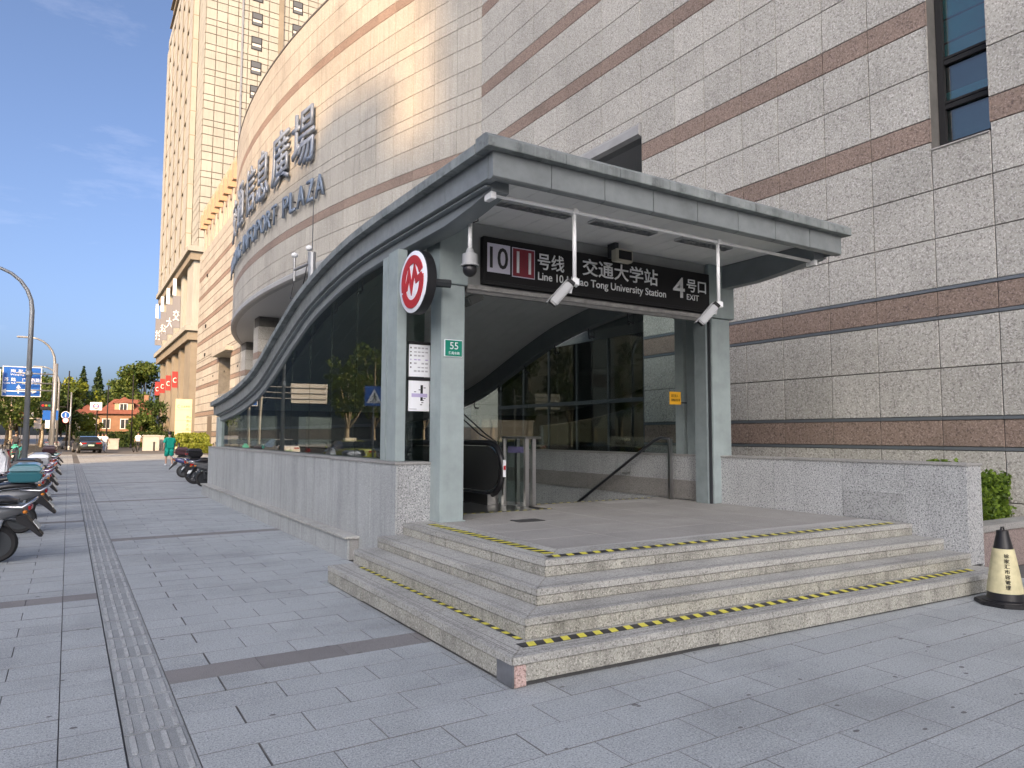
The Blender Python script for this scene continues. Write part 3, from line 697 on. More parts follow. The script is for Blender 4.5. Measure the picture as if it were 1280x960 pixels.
# station sign
SG = tag(empty('station_sign', (6.19, 7.5, 3.45)), 'long black station name sign with white lettering over the entrance', 'sign')
sx0, sx1, sz0, sz1 = 4.225, 8.155, 3.455, 4.045
q = MB(); q.box(sx0, sx1, 7.47, 7.556, sz0, sz1); q.build('board', BLACKM, SG, bevel=.006)
MB().box(sx0+.03, sx1-.03, 7.464, 7.468, sz0+.04, sz1-.04).build('face', SIGNB, SG)
SM = frame((sx0, 7.462, sz0), (1, 0, 0), (0, 0, 1)); Wd = sx1-sx0
def sgx(p): return ony(p, 340, 7.46).x-sx0
def sgz(p, v): return ony(p, v, 7.46).z-sz0
def chip(x, z, w, h, m, name='line_tile'):
    return MB().box(sx0+x, sx0+x+w, 7.458, 7.462, sz0+z, sz0+z+h).build(name, m, SG)
x10, x11, xe = sgx(609), sgx(640.5), sgx(668)
chip(x10, .15, x11-x10-.035, .36, LILAC); chip(x11-.005, .13, xe-x11+.01, .375, LILAC); MB().box(sx0+x11+.006, sx0+xe-.006, 7.4555, 7.4575, sz0+.141, sz0+.494).build('line_tile', MAROON, SG)
lettering('lettering', '10', SM, x10+.035, .20, x11-x10-.10, .27, BLACK, SG, .002, .012, .0045)
lettering('lettering', '11', SM, x11+.06, .185, xe-x11-.115, .275, WHTL, SG, .002, .006, .007)
lettering('lettering', '号线', SM, xe+.05, .275, .42, .215, WHTL, SG, .003, .014)
lettering('lettering', 'Line 10.11', SM, xe+.055, .135, .545, .105, WHTL, SG, .003, .014)
xa, xb = sgx(728), sgx(822)
lettering('lettering', '交通大学站', SM, xa, .285, xb-xa, .235, WHTL, SG, .003, .014)
xa, xb = sgx(719), sgx(832)
lettering('lettering', 'Jiao Tong University Station', SM, xa, .105, xb-xa, .135, WHTL, SG, .003, .014)
xa, xb = sgx(841), sgx(855.5)
lettering('lettering', '4', SM, xa, .17, xb-xa, .30, WHTL, SG, .003, .008)
xa, xb = sgx(858), sgx(882)
lettering('lettering', '号口', SM, xa, .275, xb-xa, .19, WHTL, SG, .003, .014)
lettering('lettering', 'EXIT', SM, xa, .155, (xb-xa)*.62, .085, WHTL, SG, .003, .014)
# round logo sign, faces the street corner
LG = tag(empty('logo_sign', (3.5, 7.6, 3.0)), 'round white metro sign with red looping emblem and black rim', 'logo sign')
lc = onx(517, 352.5, 3.30); ln = Vector((-1, -.03, 0)).normalized(); lux = Vector((0, 0, 1)).cross(ln); LM = frame(lc, lux, (0, 0, 1)); r = .37
b = MB(); b.lathe([(r*.98, -.11), (r, -.10), (r, 0), (r*.985, .004), (r*.96, .006)], (0, 0, 0), 48); b.v = [tuple(LM @ Vector(v)) for v in b.v]; b.build('rim', BLACK, LG, smooth='auto')
b = MB(); b.lathe([(r*.965, 0), (r*.965, .009), (r*.95, .012)], (0, 0, 0), 48); b.v = [tuple(LM @ Vector(v)) for v in b.v]; b.build('face', mat('logo_white', (.78, .80, .86), .3), LG, smooth='auto')
p1 = [(.64*math.cos(R_(t)), .70*math.sin(R_(t))) for t in range(22, 200, 8)]
p2_ = [(-.66, -.20), (-.42, -.15), (-.23, .30), (-.06, -.22), (.14, .38), (.30, .02), (.66, .12)]
p3_ = [(.64*math.cos(R_(t)), .70*math.sin(R_(t))) for t in range(10, -160, -8)]
b = MB()
for pp, ww, z1 in ((p1, .26, .022), (p3_, .26, .0224), (p2_, .19, .0216)):
    for qd in ribbon(pp, ww): b.prism([(v.x*r, v.y*r) for v in qd], .0125, z1, lambda a, c, d: LM @ Vector((a, c, d)))
b.build('emblem', RED, LG)
b = MB(); b.tube([LM @ Vector((.08, 0, -.10)), LM @ Vector((.15, 0, -.40))], .05, 8); b.build('mount', DARKM, LG)
# house number plate
NP = tag(empty('number_plate', (3.84, 7.51, 2.2)), 'green enamel house number plate reading 55 on the column', 'number plate')
MB().box(3.725, 3.965, 7.505, 7.515, 2.53, 2.735).build('plate', WHT, NP, bevel=.004); MB().box(3.733, 3.957, 7.503, 7.505, 2.538, 2.727).build('enamel', GREENP, NP)
PM = frame((3.725, 7.5025, 2.53), (1, 0, 0), (0, 0, 1)); lettering('lettering', '55', PM, .07, .09, .11, .085, WHT, NP, .001, .006, 0); lettering('lettering', '番禺东路', PM, .05, .028, .15, .035, WHT, NP, .001, .01, 0)
rnd0 = random.Random(5)
# notice boards behind the small pane
NB = tag(empty('notice_board', (3.46, 7.88, 1.9)), 'white line map and timetable notices on the narrow pane', 'notice')
NY = 8.045; nx0, nx1 = ony(511, 470, NY).x, ony(537, 470, NY).x; nw = (nx1-nx0)/.2
def nxx(v): return nx0+(v-3.372)*nw
zA, zB, zC, zD = ony(524, 431, NY).z, ony(524, 471, NY).z, ony(524, 476, NY).z, ony(524, 514, NY).z
for z0, z1, kind in ((zB, zA, 0), (zD, zC, 1)):
    MB().box(nxx(3.372), nxx(3.572), NY, NY+.008, z0, z1).build('sheet', WHT, NB)
    b = MB(); hh = z1-z0
    if kind == 0:
        for rr in range(7):
            for cc in range(5):
                if (rr+cc) % 7 != 6: b.box(nxx(3.383+cc*.036), nxx(3.383+cc*.036+(.012 if cc == 0 else .026)), NY-.0015, NY-.0005, z1-hh*(.13+rr*.12), z1-hh*(.08+rr*.12+.012*(rr % 2)), 1 if rr == 3 else (0 if cc == 0 else 2))
    else:
        b.box(nxx(3.485), nxx(3.508), NY-.0015, NY-.0005, z0+hh*.34, z1-hh*.14, 0); b.box(nxx(3.40), nxx(3.55), NY-.0028, NY-.0018, z0+hh*.46, z0+hh*.58, 1)
        for k in range(9): xk = 3.42+rnd0.random()*.10; b.box(nxx(xk), nxx(xk+.02), NY-.0015, NY-.0005, z0+hh*(.2+k*.07), z0+hh*(.225+k*.07), 0)
        b.box(nxx(3.38), nxx(3.45), NY-.0015, NY-.0005, z0+.02, z0+.03, 2)
    b.build('print', [BLACKM, mat('print_lilac', (.45, .40, .62), .6), mat('print_grey', (.42, .43, .46), .6)], NB)
for z in (zA+.003, zC+.001): MB().box(nxx(3.366), nxx(3.578), NY-.003, NY+.008, z, z+.038).build('header_strip', BLACKM, NB)
# orange notice beyond the right column
ON = tag(empty('notice_plate', (8.2, 8.0, 2.1)), 'small orange notice with black characters beside the entrance column', 'notice')
p = onx(874, 480, 8.35); MB().box(8.0, 8.24, 8.18, 8.19, 2.10, 2.30).build('plate', ORNG, ON)
OM = frame((8.0, 8.178, 2.10), (1, 0, 0), (0, 0, 1)); lettering('lettering', '您已进入', OM, .03, .115, .15, .045, BLACKM, ON, .001, .008, 0); lettering('lettering', '视频监控区域', OM, .03, .05, .185, .04, BLACKM, ON, .001, .008, 0)
MB().box(8.235, 8.37, 8.182, 8.188, 2.12, 2.14).build('bracket', DARKM, ON)
# dome camera
DC = tag(empty('dome_camera', (3.86, 7.1, 3.9)), 'silver dome camera with black ball hanging on white pipe', 'camera')
P0 = Vector((3.62, 6.70, 0)); zt_ = topz(6.7)-.46
MB().lathe([(.075, zt_+.03), (.075, zt_), (.03, zt_-.06), (.024, zt_-.09)], (P0.x, P0.y, 0), 16).build('ceiling_mount', WHITEP, DC, smooth='auto')
MB().tube([(P0.x, P0.y, zt_-.08), (P0.x, P0.y, zt_-.42)], .024, 12).build('pipe', WHITEP, DC, smooth=True)
MB().lathe([(.03, zt_-.36), (.05, zt_-.42), (.082, zt_-.43), (.085, zt_-.54), (.10, zt_-.545), (.10, zt_-.56)], (P0.x, P0.y, 0), 20).build('housing', mat('camera_silver', (.30, .31, .315), .45), DC, smooth='auto')
MB().ball((P0.x, P0.y, zt_-.60), .078, 20, 12).build('dome', BLACK, DC, smooth=True)
MB().tube([(P0.x+.02, P0.y, zt_-.08), (P0.x+.12, P0.y+.04, zt_-.03), (P0.x+.14, P0.y+.08, zt_+.10), (P0.x+.02, P0.y+.1, zt_+.02)], .008, 6).build('cable', BLACK, DC, smooth=True)
# camera rail under the canopy with two bullet cameras
RL = tag(empty('camera_rail', (6.0, 5.95, 4.0)), 'long white pipe rail across the canopy front with drop pipes', 'rail')
ry = 5.98; rz = 3.985; ra = ony(613, 236, ry); rb = ony(1012, 319, ry)
MB().tube([(ra.x, ry, rz), (rb.x+.05, ry, rz)], .021, 12).build('rail', WHITEP, RL, smooth=True)
for x in (ra.x, rb.x+.04): MB().box(x-.03, x+.03, ry-.07, ry+.07, rz-.06, topz(6)-.20).build('end_bracket', WHITEP, RL, bevel=.005)
def bullet(px_, zbot_px, lab):
    xx = ony(px_, 300, ry).x; zb = ony(px_, zbot_px, ry).z
    MB().tube([(xx, ry, rz), (xx, ry, zb)], .022, 12).build('drop_pipe', WHITEP, RL, smooth=True)
    MB().box(xx-.035, xx+.035, ry-.035, ry+.035, rz-.03, rz+.03).build('clamp', WHITEP, RL, bevel=.006)
    C_ = tag(empty('bullet_camera', (xx, ry, zb)), lab, 'camera', 'bullet cameras on the canopy rail')
    MB().box(xx-.04, xx+.04, ry-.04, ry+.04, zb-.045, zb+.03).build('joint_block', WHITEP, C_, bevel=.008)
    d = (-cR*.66+Vector((0, 0, -.75))).normalized(); side = Vector((0, 0, 1)).cross(d).normalized(); up = d.cross(side)
    ctr = Vector((xx, ry, zb))-cR*.15+Vector((0, -.03, -.13))
    M = Matrix(((d.x, side.x, up.x, ctr.x), (d.y, side.y, up.y, ctr.y), (d.z, side.z, up.z, ctr.z), (0, 0, 0, 1)))
    MB().box(-.13, .15, -.048, .048, -.045, .05, M=M).build('housing', mat('camera_silver', (.5, .5, .5)), C_, bevel=.014)
    MB().box(-.15, .19, -.054, .054, .052, .060, M=M).build('sun_shield', mat('camera_silver', (.5, .5, .5)), C_, bevel=.003)
    MB().box(.151, .158, -.04, .04, -.038, .042, M=M).build('lens_window', BLACK, C_)
    MB().box(-.17, -.132, -.044, .044, -.04, .046, M=M).build('rear_cap', BLACKM, C_, bevel=.006)
    e = M @ Vector((-.05, 0, -.05)); MB().tube([(xx-.03, ry, zb-.01), (e.x+.02, e.y+.01, e.z)], .020, 8).build('arm', WHITEP, C_)
bullet(718, 352, 'silver bullet camera on the drop pipe before the line numbers'); bullet(897, 380, 'silver bullet camera on the drop pipe near exit number four')
# loudspeaker / sensor on the header above the sign, floodlight inside
SP = tag(empty('loudspeaker', (6.42, 7.35, 4.0)), 'small beige box loudspeaker above the station sign', 'loudspeaker')
sp = ony(779, 320, 7.3); MB().box(sp.x-.15, sp.x+.15, 7.26, 7.38, sp.z-.085, sp.z+.085).build('box', mat('speaker_beige', (.42, .40, .33), .5), SP, bevel=.014)
MB().box(sp.x-.115, sp.x+.115, 7.25, 7.259, sp.z-.06, sp.z+.06).build('grille', BLACKM, SP, bevel=.006)
MB().box(sp.x-.14, sp.x-.08, 7.30, 7.46, sp.z-.02, sp.z+.17).build('bracket', DARKM, SP)
FLD = tag(empty('hanging_lamp', (5.0, 9.3, 3.6)), 'small floodlight hanging on a rod from the entrance ceiling', 'lamp')
fx, fy = 5.06, 9.2; fz = topz(fy)-.235; MB().tube([(fx, fy, fz), (fx, fy, fz-.52)], .012, 8).build('rod', DARKM, FLD)
M = Matrix.Translation((fx-.05, fy-.03, fz-.58)) @ Matrix.Rotation(R_(-28), 4, 'Y'); MB().box(-.14, .12, -.12, .12, -.07, .07, M=M).build('housing', mat('lamp_grey', (.33, .33, .31), .5), FLD, bevel=.02)
MB().box(-.12, .10, -.10, .10, -.076, -.071, M=M).build('lens', mat('lamp_lens', (.55, .56, .55), .2), FLD)
# weather masts on the roof edge
MS = tag(empty('roof_antenna', (3.5, 12.2, 4.1)), 'slim antenna mast with two small domes on canopy edge', 'antenna')
ay = 12.0; az = topz(ay); MB().tube([(3.42, ay, az-.05), (3.42, ay, az+.62)], .06, 10).build('mast', GALV, MS); MB().tube([(3.42, ay, az+.6), (3.42, ay, az+1.75)], .008, 6).build('whip', DARKM, MS)
q = MB(); q.tube([(3.42, ay, az+.45), (3.32, ay+.75, az+.45)], .022, 8); q.tube([(3.32, ay+.75, az+.25), (3.32, ay+.75, az+.68)], .02, 8); q.tube([(3.40, ay+.12, az+.45), (3.40, ay+.12, az+.66)], .02, 8); q.build('cross_arm', GALV, MS)
for yy, xx in ((ay+.75, 3.32), (ay+.12, 3.40)): MB().ball((xx, yy, az+.72), .06, 12, 8, sc=(1, 1, .8)).build('dome', WHITEP, MS, smooth=True)
MB().tube([(3.40, ay+.1, az+.6), (3.36, ay+.3, az+.1), (3.30, ay+.5, az-.1), (3.3, ay+.9, az-.05), (3.32, ay+.75, az+.25)], .010, 6).build('cable', BLACK, MS, smooth=True)
# warning cone
CN = tag(empty('warning_cone', (7.72, 3.42, 0)), 'black and cream warning cone with vertical black lettering beside steps', 'cone')
b = MB(); b.lathe([(.20, .03), (.198, .045), (.17, .05), (.155, .055), (.148, .11), (.085, .52), (.055, .66), (.05, .70), (.03, .705)], (0, 0, 0), 26); b.build('cone', BLACK, CN, smooth='auto', loc=(7.72, 3.42, 0))
b = MB(); pl = []
for k in range(8): th = math.pi*2*k/8+math.pi/8; pl.append((.26*math.cos(th), .26*math.sin(th)))
b.prism(pl, 0, .035, lambda a, c, d: (a, c, d)); b.build('base', BLACK, CN, bevel=.008, loc=(7.72, 3.42, 0))
def coner(z): return .148-(z-.11)*(.063/.41)
SL = mat('cone_sleeve', (.66, .60, .36), .6, noise=.25, nscale=9, streak=.12)
b = MB(); b.lathe([(coner(.12)+.006, .12), (coner(.3)+.008, .3), (coner(.53)+.006, .53)], (0, 0, 0), 26); b.build('sleeve', SL, CN, smooth='auto', loc=(7.72, 3.42, 0))
MB().tube([(-.03, 0, .70), (-.02, 0, .73), (.02, 0, .73), (.03, 0, .70)], .009, 6).build('handle', BLACK, CN, loc=(7.72, 3.42, 0))
cdir = Vector((-7.72, -3.42, 0)).normalized(); cux = Vector((0, 0, 1)).cross(cdir)
for k, ch in enumerate('徐家汇市容管理'):
    z = .47-k*.048; tilt = math.atan(.063/.41); uz = Vector((0, 0, 1))*math.cos(tilt)-cdir*math.sin(tilt)
    off = cdir.copy(); off.rotate(Matrix.Rotation(R_(6), 3, 'Z'))
    c0 = Vector((7.72, 3.42, z-.02))+off*(coner(z)+.013)+cux*.012
    lettering('lettering', ch, frame(c0-cux*.022, cux, uz), 0, 0, .044, .04, BLACKM, CN, .001, .012, 0)
# ------------------------------------------------------------------ plaza building: flat wall, curved wall on an overhang, far flat wall
BD = tag(empty('plaza_building', (14, 20, 0)), 'curved pale granite office plaza building with brown stone bands', 'building')
WX = 11.0; ACX, ACY, AR = 66.9, 38.5, 59.0; ZTOP = 20.1; LIP = 8.85
# joint heights and whether the row is a brown band
ROWS = [(0.0, .70, 0), (.70, 1.41, 0), (1.41, 1.46, 2), (1.46, 1.85, 1), (1.85, 1.90, 2), (1.90, 2.62, 0), (2.62, 3.35, 0), (3.35, 3.40, 2), (3.40, 3.78, 1), (3.78, 3.83, 2), (3.83, 4.58, 0), (4.58, 5.33, 0), (5.33, 6.08, 0), (6.08, 6.45, 1), (6.45, 7.2, 0), (7.2, 7.93, 0), (7.93, 8.32, 1), (8.32, 8.85, 0), (8.85, 9.07, 0), (9.07, 9.83, 0), (9.83, 10.6, 0), (10.6, 10.97, 1), (10.97, 11.78, 0), (11.78, 12.58, 0), (12.58, 12.97, 1), (12.97, 13.75, 0), (13.75, 14.53, 0), (14.53, 15.3, 0), (15.3, 15.69, 1), (15.69, 16.5, 0), (16.5, 17.3, 0), (17.3, 17.7, 1), (17.7, 18.5, 0), (18.5, 19.3, 0), (19.3, 20.1, 0)]
YC = [-9, -7.2, -5.4, -3.6, -1.8, 0, 1.2, 2.4, 3.1, 3.95, 4.78, 5.6, 6.55, 7.38, 8.33, 9.16, 10.12, 10.97, 12.04, 13.47, 14.99, 16.56, 18.10, 19.62]
WINY = (4.70, 5.60); WINZ = 5.98                                       # window strip
P = []; ux = Vector((0, -1, 0)); uz = Vector((0, 0, 1))
for a, b in zip(YC[:-1], YC[1:]):
    low = a >= 12.0
    for z0, z1, k in ROWS:
        if low and z0 < LIP-.01: continue
        if not low and z0 == 8.32: z1 = 9.07
        if not low and z0 == 8.85: continue
        if abs(a-4.78) < .01:
            if z0 >= 6.05: continue
            if z0 == 5.33: z1 = 5.96
        if k == 2: MB().box(WX-.032, WX-.002, a+.002, b-.002, z0+.003, z1-.003).build('band_trim', STRIP, BD); continue
        P.append((Vector((WX, b, z0)), ux, uz, b-a, z1-z0, 'band' if k == 1 else 'stone'))
Pst = [p for p in P if p[5] == 'stone']; Pb = [p for p in P if p[5] == 'band']
# curved wall panels
CV = []; SP_A = 1.125/AR; a0 = math.asin((19.62-ACY)/AR); n_arc = int((math.asin((57.4-ACY)/AR)-a0)/SP_A)
def arcp(t): return Vector((ACX-AR*math.cos(t), ACY+AR*math.sin(t), 0))
for i in range(n_arc+1):
    t0 = a0+i*SP_A; t1 = min(t0+SP_A, math.asin((57.4-ACY)/AR)); A, B = arcp(t0), arcp(t1)
    if (B-A).length < .1: continue
    for z0, z1, k in ROWS:
        if z0 < LIP-.01 or k == 2: continue
        band = k == 1 and z0 in (10.6, 17.3)
        if k == 1 and z0 in (15.3,): band = False
        CV.append((B+Vector((0, 0, z0)), (A-B).normalized(), uz, (B-A).length, z1-z0, 'band' if band else 'soiled'))
fp = Pst+[p for p in CV if p[5] == 'soiled']; bp_ = Pb+[p for p in CV if p[5] == 'band']
clad(BD, fp, {'stone': FAC, 'soiled': FACS}, 'facade_panel', 300, .014, .022, 'facade_panels')
clad(BD, bp_, {'band': BAND}, 'band_panel', 200, .012, .022, 'band_panels')
# backing walls (visible in the joints) and solid core
q = MB()
q.box(WX+.002, WX+6, -30, 4.78, 0, ZTOP); q.box(WX+.002, WX+6, 5.60, 12.04, 0, ZTOP); q.box(WX+.002, WX+6, 4.78, 5.60, 0, 5.96); q.box(WX+.5, WX+6, 4.78, 5.6, 5.96, ZTOP)
outl = [(WX+.002, 12.04)]+[(arcp(a0+(math.asin((57.4-ACY)/AR)-a0)*i/40).x+.003, arcp(a0+(math.asin((57.4-ACY)/AR)-a0)*i/40).y) for i in range(41)]+[(WX+.002, 79.5), (30, 79.5), (30, 12.04)]
q.prism(outl, LIP, ZTOP, lambda a, b, d: (a, b, d)); q.build('core_wall', FJ, BD)
# lip trim and soffit of the overhang
lipm = mat('lip_metal', (.33, .33, .325), .5, noise=.2, nscale=2)
q = MB(); pts = [(WX, 12.05)]+[(arcp(a0+(math.asin((57.4-ACY)/AR)-a0)*i/60).x, arcp(a0+(math.asin((57.4-ACY)/AR)-a0)*i/60).y) for i in range(61)]
for (xa, ya), (xb, yb) in zip(pts[:-1], pts[1:]):
    q.prism([(-.06, LIP-.02), (-.10, LIP-.09), (-.10, LIP-.28), (.0, LIP-.34), (.25, LIP-.34), (.25, LIP-.02)], 0, 1, lambda u, v, d, xa=xa, ya=ya, xb=xb, yb=yb: (xa+(xb-xa)*d+u, ya+(yb-ya)*d, v))
q.build('overhang_lip', lipm, BD)
q = MB(); q.prism([(x+.24, y) for x, y in pts]+[(16, 57.4), (16, 12.05)], LIP-.30, LIP-.26, lambda a, b, d: (a, b, d)); q.build('overhang_soffit', mat('soffit_pale', (.50, .50, .49), .6), BD)
# recessed lobby: glazed screen, ceiling beams, stone piers, dark inside
q = MB(); q.box(20, 20.1, 12, 57, 0, LIP-.3); q.box(14.0, 20, 12.0, 12.1, 0, LIP-.3); q.box(14, 20, 12, 57, -.01, .02); q.build('lobby_wall', DARKIN, BD)
for k in range(14):
    y = 12.1+k*1.6; MB().box(13.99, 14.01, y+.03, y+1.57, .1, LIP-.4).build('lobby_glass', LOBBYG, BD)
    MB().box(13.95, 14.05, y-.03, y+.03, 0, LIP-.3).build('mullion', DARKM, BD)
for z in (2.6, 5.4): MB().box(13.94, 14.06, 12.1, 34.5, z, z+.12).build('transom', DARKM, BD)
MB().box(13.94, 20, 12.1, 34.5, 4.6, 5.2).build('mezzanine', mat('mezzanine_grey', (.20, .20, .20), .6), BD)
MB().box(11.6, 13.9, 12.12, 17.8, 4.9, 5.15).build('entrance_canopy', mat('mezzanine_grey', (.2, .2, .2)), BD, bevel=.03)
def pier(x0, x1, y0, y1, z1=LIP-.3):
    c = MB().box(x0+.03, x1-.03, y0+.03, y1-.03, 0, z1).build('pier', FJ, BD); z = 0
    for h, k in ((.70, 0), (.71, 0), (.45, 1), (.75, 0), (.75, 0), (.45, 1), (.75, 0), (.75, 0), (.75, 0), (.4, 1), (.75, 0), (.75, 0)):
        h_ = min(h, z1-z)
        if h_ > .05: MB().box(x0, x1, y0, y1, z+.008, z+h_-.008).build('pier_stone', BAND if k else FAC, c)
        z += h
pier(11.0, 12.0, 20.2, 21.4); pier(12.6, 13.3, 12.5, 13.4); pier(9.3, 10.5, 33, 34.2); pier(9.2, 10.4, 43, 44.2); pier(11.0, 12.2, 55.5, 57.3); pier(13.0, 13.9, 25, 26)
# window strip in the flat wall
WN = MB().box(WX+.30, WX+.34, 4.72, 5.66, 5.96, ZTOP).build('window', WINGL, BD); WN['label'] = 'tall dark framed window strip'
fr = MB()
for z in (5.98, 6.62, 7.32, 8.6, 9.9, 11.2, 12.5): fr.box(WX+.24, WX+.30, 4.78, 5.60, z, z+.07); fr.box(WX+.24, WX+.30, 4.78, 5.60, z+.085, z+.12)
for y in (4.79, 5.50): fr.box(WX+.22, WX+.29, y, y+.09, 5.97, ZTOP)
fr.build('window_frame', BLACKM, WN)
for z, h in ((7.42, .30), (7.76, .34), (8.14, .5), (8.7, 1.1), (6.72, .22)): MB().box(WX+.40, WX+.42, 4.8, 5.6, z, z+h).build('window_blind', TEAL, WN)
rv = MB(); rv2 = MB()
for z0, z1, k in ROWS:
    if z0 >= 6.05 and k != 2: rv.box(WX-.03, WX+.30, 5.601, 5.62, z0+.008, z1-.008, k); rv2.box(WX-.03, WX+.30, 4.76, 4.779, z0+.008, z1-.008, k)
rv.build('window_reveal', [FAC, BAND], WN); rv2.build('window_reveal', [FAC, BAND], WN)
MB().box(WX-.045, WX+.3, 4.79, 5.59, 5.945, 5.965).build('window_sill', mat('sill_stone', (.42, .40, .375), .7, noise=.4, nscale=9), WN)
# roof parapet line
q = MB()
for (xa, ya), (xb, yb) in zip(pts[:-1], pts[1:]): q.prism([(-.05, ZTOP), (-.05, ZTOP+.08), (.4, ZTOP+.08), (.4, ZTOP)], 0, 1, lambda u, v, d, xa=xa, ya=ya, xb=xb, yb=yb: (xa+(xb-xa)*d+u, ya+(yb-ya)*d, v))
q.build('parapet_cap', mat('parapet_dark', (.10, .095, .09), .6), BD)
# far flat wall y 57.4..79.5 in courses (with a recessed entrance) and bracketed block above
FW = []; yy = [57.42+k*1.84 for k in range(13)]
for a, b in zip(yy[:-1], yy[1:]):
    for z0, z1, k in ROWS:
        if k == 2: continue
        if a < 66 and 3.8 < z0 < 8.3 and a > 60: continue
        FW.append((Vector((WX, b, z0)), ux, uz, b-a, z1-z0, 'band' if k == 1 else 'soiled'))
clad(BD, FW, {'soiled': FACS, 'band': BAND}, 'far_facade_panel', 150, .05, .04, 'far_facade_panels')
q = MB(); q.box(WX+.002, 30, 66.5, 79.5, 0, LIP); q.box(WX+.002, 30, 57.4, 60.7, 0, LIP); q.box(WX+2.2, 30, 60.7, 66.5, 0, LIP); q.box(WX+.002, WX+2.3, 60.7, 66.5, 0, 3.8); q.build('core_wall', FJ, BD)
MB().box(WX+2.1, WX+2.19, 60.7, 66.5, 3.8, LIP).build('recess_wall', FACS, BD); MB().box(WX-.6, WX+2.2, 60.2, 66.9, 8.4, 8.75).build('recess_canopy', FACS, BD)
q = MB()
for k in range(9): q.tube([(WX-.2, 60.6+k*.72, 3.9), (WX-.2, 60.6+k*.72, 4.95)], .03, 6)
q.tube([(WX-.2, 60.5, 4.95), (WX-.2, 66.6, 4.95)], .04, 6); q.tube([(WX-.2, 60.5, 4.4), (WX-.2, 66.6, 4.4)], .02, 6); q.box(WX-.3, WX+.2, 60.4, 66.6, 3.75, 3.9); q.build('balcony_rail', GALV, BD)
MB().box(WX-.05, WX-.032, 69, 71.5, .3, 3.3).build('louvre_door', mat('louvre_brown', (.12, .10, .08), .6), BD)
BK = MB(); BK.box(WX+.3, 26, 60, 78.5, ZTOP, 24.0); BK.box(WX-.1, 26, 59.6, 78.9, 24.0, 24.7); blk = BK.build('roof_block', mat('block_stone', (.46, .38, .27), .75, noise=.15, nscale=.5), BD)
bkm = mat('bracket_stone', (.40, .27, .18), .75)
for k in range(9):
    y = 60.6+k*2.1; MB().box(WX-.35, WX+.3, y, y+.7, 22.6, 24.0).build('bracket', bkm, blk); MB().box(WX+.05, WX+.3, y+.1, y+.6, 20.2, 22.6).build('pilaster', FACS, blk)
MB().box(WX+.18, WX+.3, 60, 78.5, 22.1, 22.5).build('block_band', BAND, blk)
q = MB()
for k in range(16): q.box(WX-.06, WX-.04, 57.9+k*1.4, 58.2+k*1.4, 6.85, 7.0) if k % 4 == 0 else None
for (y, z) in ((74, 12.0), (74, 9.2), (74, 17.0)): q.box(WX-.12, WX-.04, y, y+.35, z, z+.3)
q.build('vent', BLACKM, BD)
# building name: raised letters fixed on the curved wall
NM = tag(empty('building_name', (8, 36, 13)), 'grey metal raised characters naming the building on curved wall', 'sign')
LET = mat('letter_metal', (.17, .21, .28), .45, metal=.2)
LETS = mat('letter_metal_small', (.15, .19, .25), .45, metal=.2)
def on_arc(x, y):
    d = ray(x, y); A = d.x**2+d.y**2; ox, oy = -ACX, -ACY; B = 2*(d.x*ox+d.y*oy); C_ = ox*ox+oy*oy-AR*AR
    t = (-B-math.sqrt(max(0, B*B-4*A*C_)))/(2*A); return CAM+d*t
def arc_letter(ch, yc, z0, w, h, dep, m):
    if ch == ' ': return
    t = math.asin((yc-ACY)/AR); p = arcp(t); tang = Vector((math.sin(t), math.cos(t), 0)); uxx = -tang
    nrm = uxx.cross(Vector((0, 0, 1)))
    o = p+nrm*.13+Vector((0, 0, z0))-uxx*(w/2)
    lettering('letter', ch, frame(o, uxx, (0, 0, 1)), 0, 0, w, h, m, NM, dep, .004)
    q = MB(); q.box(-.03, .03, -.03, .03, -.02, .14, M=frame(p+Vector((0, 0, z0+h*.5)), uxx, (0, 0, 1))); q.build('fixing', DARKM, NM)
for ch, yc, w in (('場', 30.75, 2.35), ('廣', 33.5, 2.35), ('息', 36.4, 2.15), ('信', 39.0, 2.2), ('通', 42.1, 2.3), ('交', 45.0, 2.3)): arc_letter(ch, yc, 13.35, w, 2.55, .10, LET)
s_ = 'JIAOTONG INFOPORT PLAZA'
yA, yZ = 48.3, 28.5
wd = {'I': .45, ' ': .75, 'J': .7, 'M': 1.1, 'A': 1.05, 'O': 1.1, 'N': 1.05}
tot = sum(wd.get(c_, .9) for c_ in s_); pos = 0
for c_ in s_:
    w_ = wd.get(c_, .9); yc = yA+(yZ-yA)*((pos+w_/2)/tot); pos += w_
    arc_letter(c_, yc, 11.55, abs(yA-yZ)/tot*w_*.80, .95, .08, LETS)

# ------------------------------------------------------------------ tower behind
TW = tag(empty('tower_block', (20, 110, 0)), 'tall cream stone tower with small dark windows and ribbed street side', 'tower')
TX, TY = 14.0, 104.0; TX1, TY1 = 46.0, 144.0; TH = 98.0
q = MB(); q.box(TX+.06, TX1, TY+.06, TY1, 27.0, TH); q.box(TX+1.2, TX1, TY+.06, TY1, 0, 27); q.box(TX+.06, TX+1.3, TY+.06, TY+6.3, 0, 27); q.build('core_wall', TOWJ, TW)
TP_ = []; rows_ = []
z = 27.0
while z < TH-1: rows_ += [(z, z+1.55), (z+1.55, z+2.75), (z+2.75, z+3.65)]; z += 3.65
cols_ = [TX+k*1.42 for k in range(23)]
wcols = {}
winpos = []
for i in range(len(cols_)-1):
    xa, xb = cols_[i], cols_[i+1]
    for (za, zb_) in rows_:
        TP_.append((Vector((xa, TY, za)), Vector((1, 0, 0)), uz, xb-xa, zb_-za, 's'))
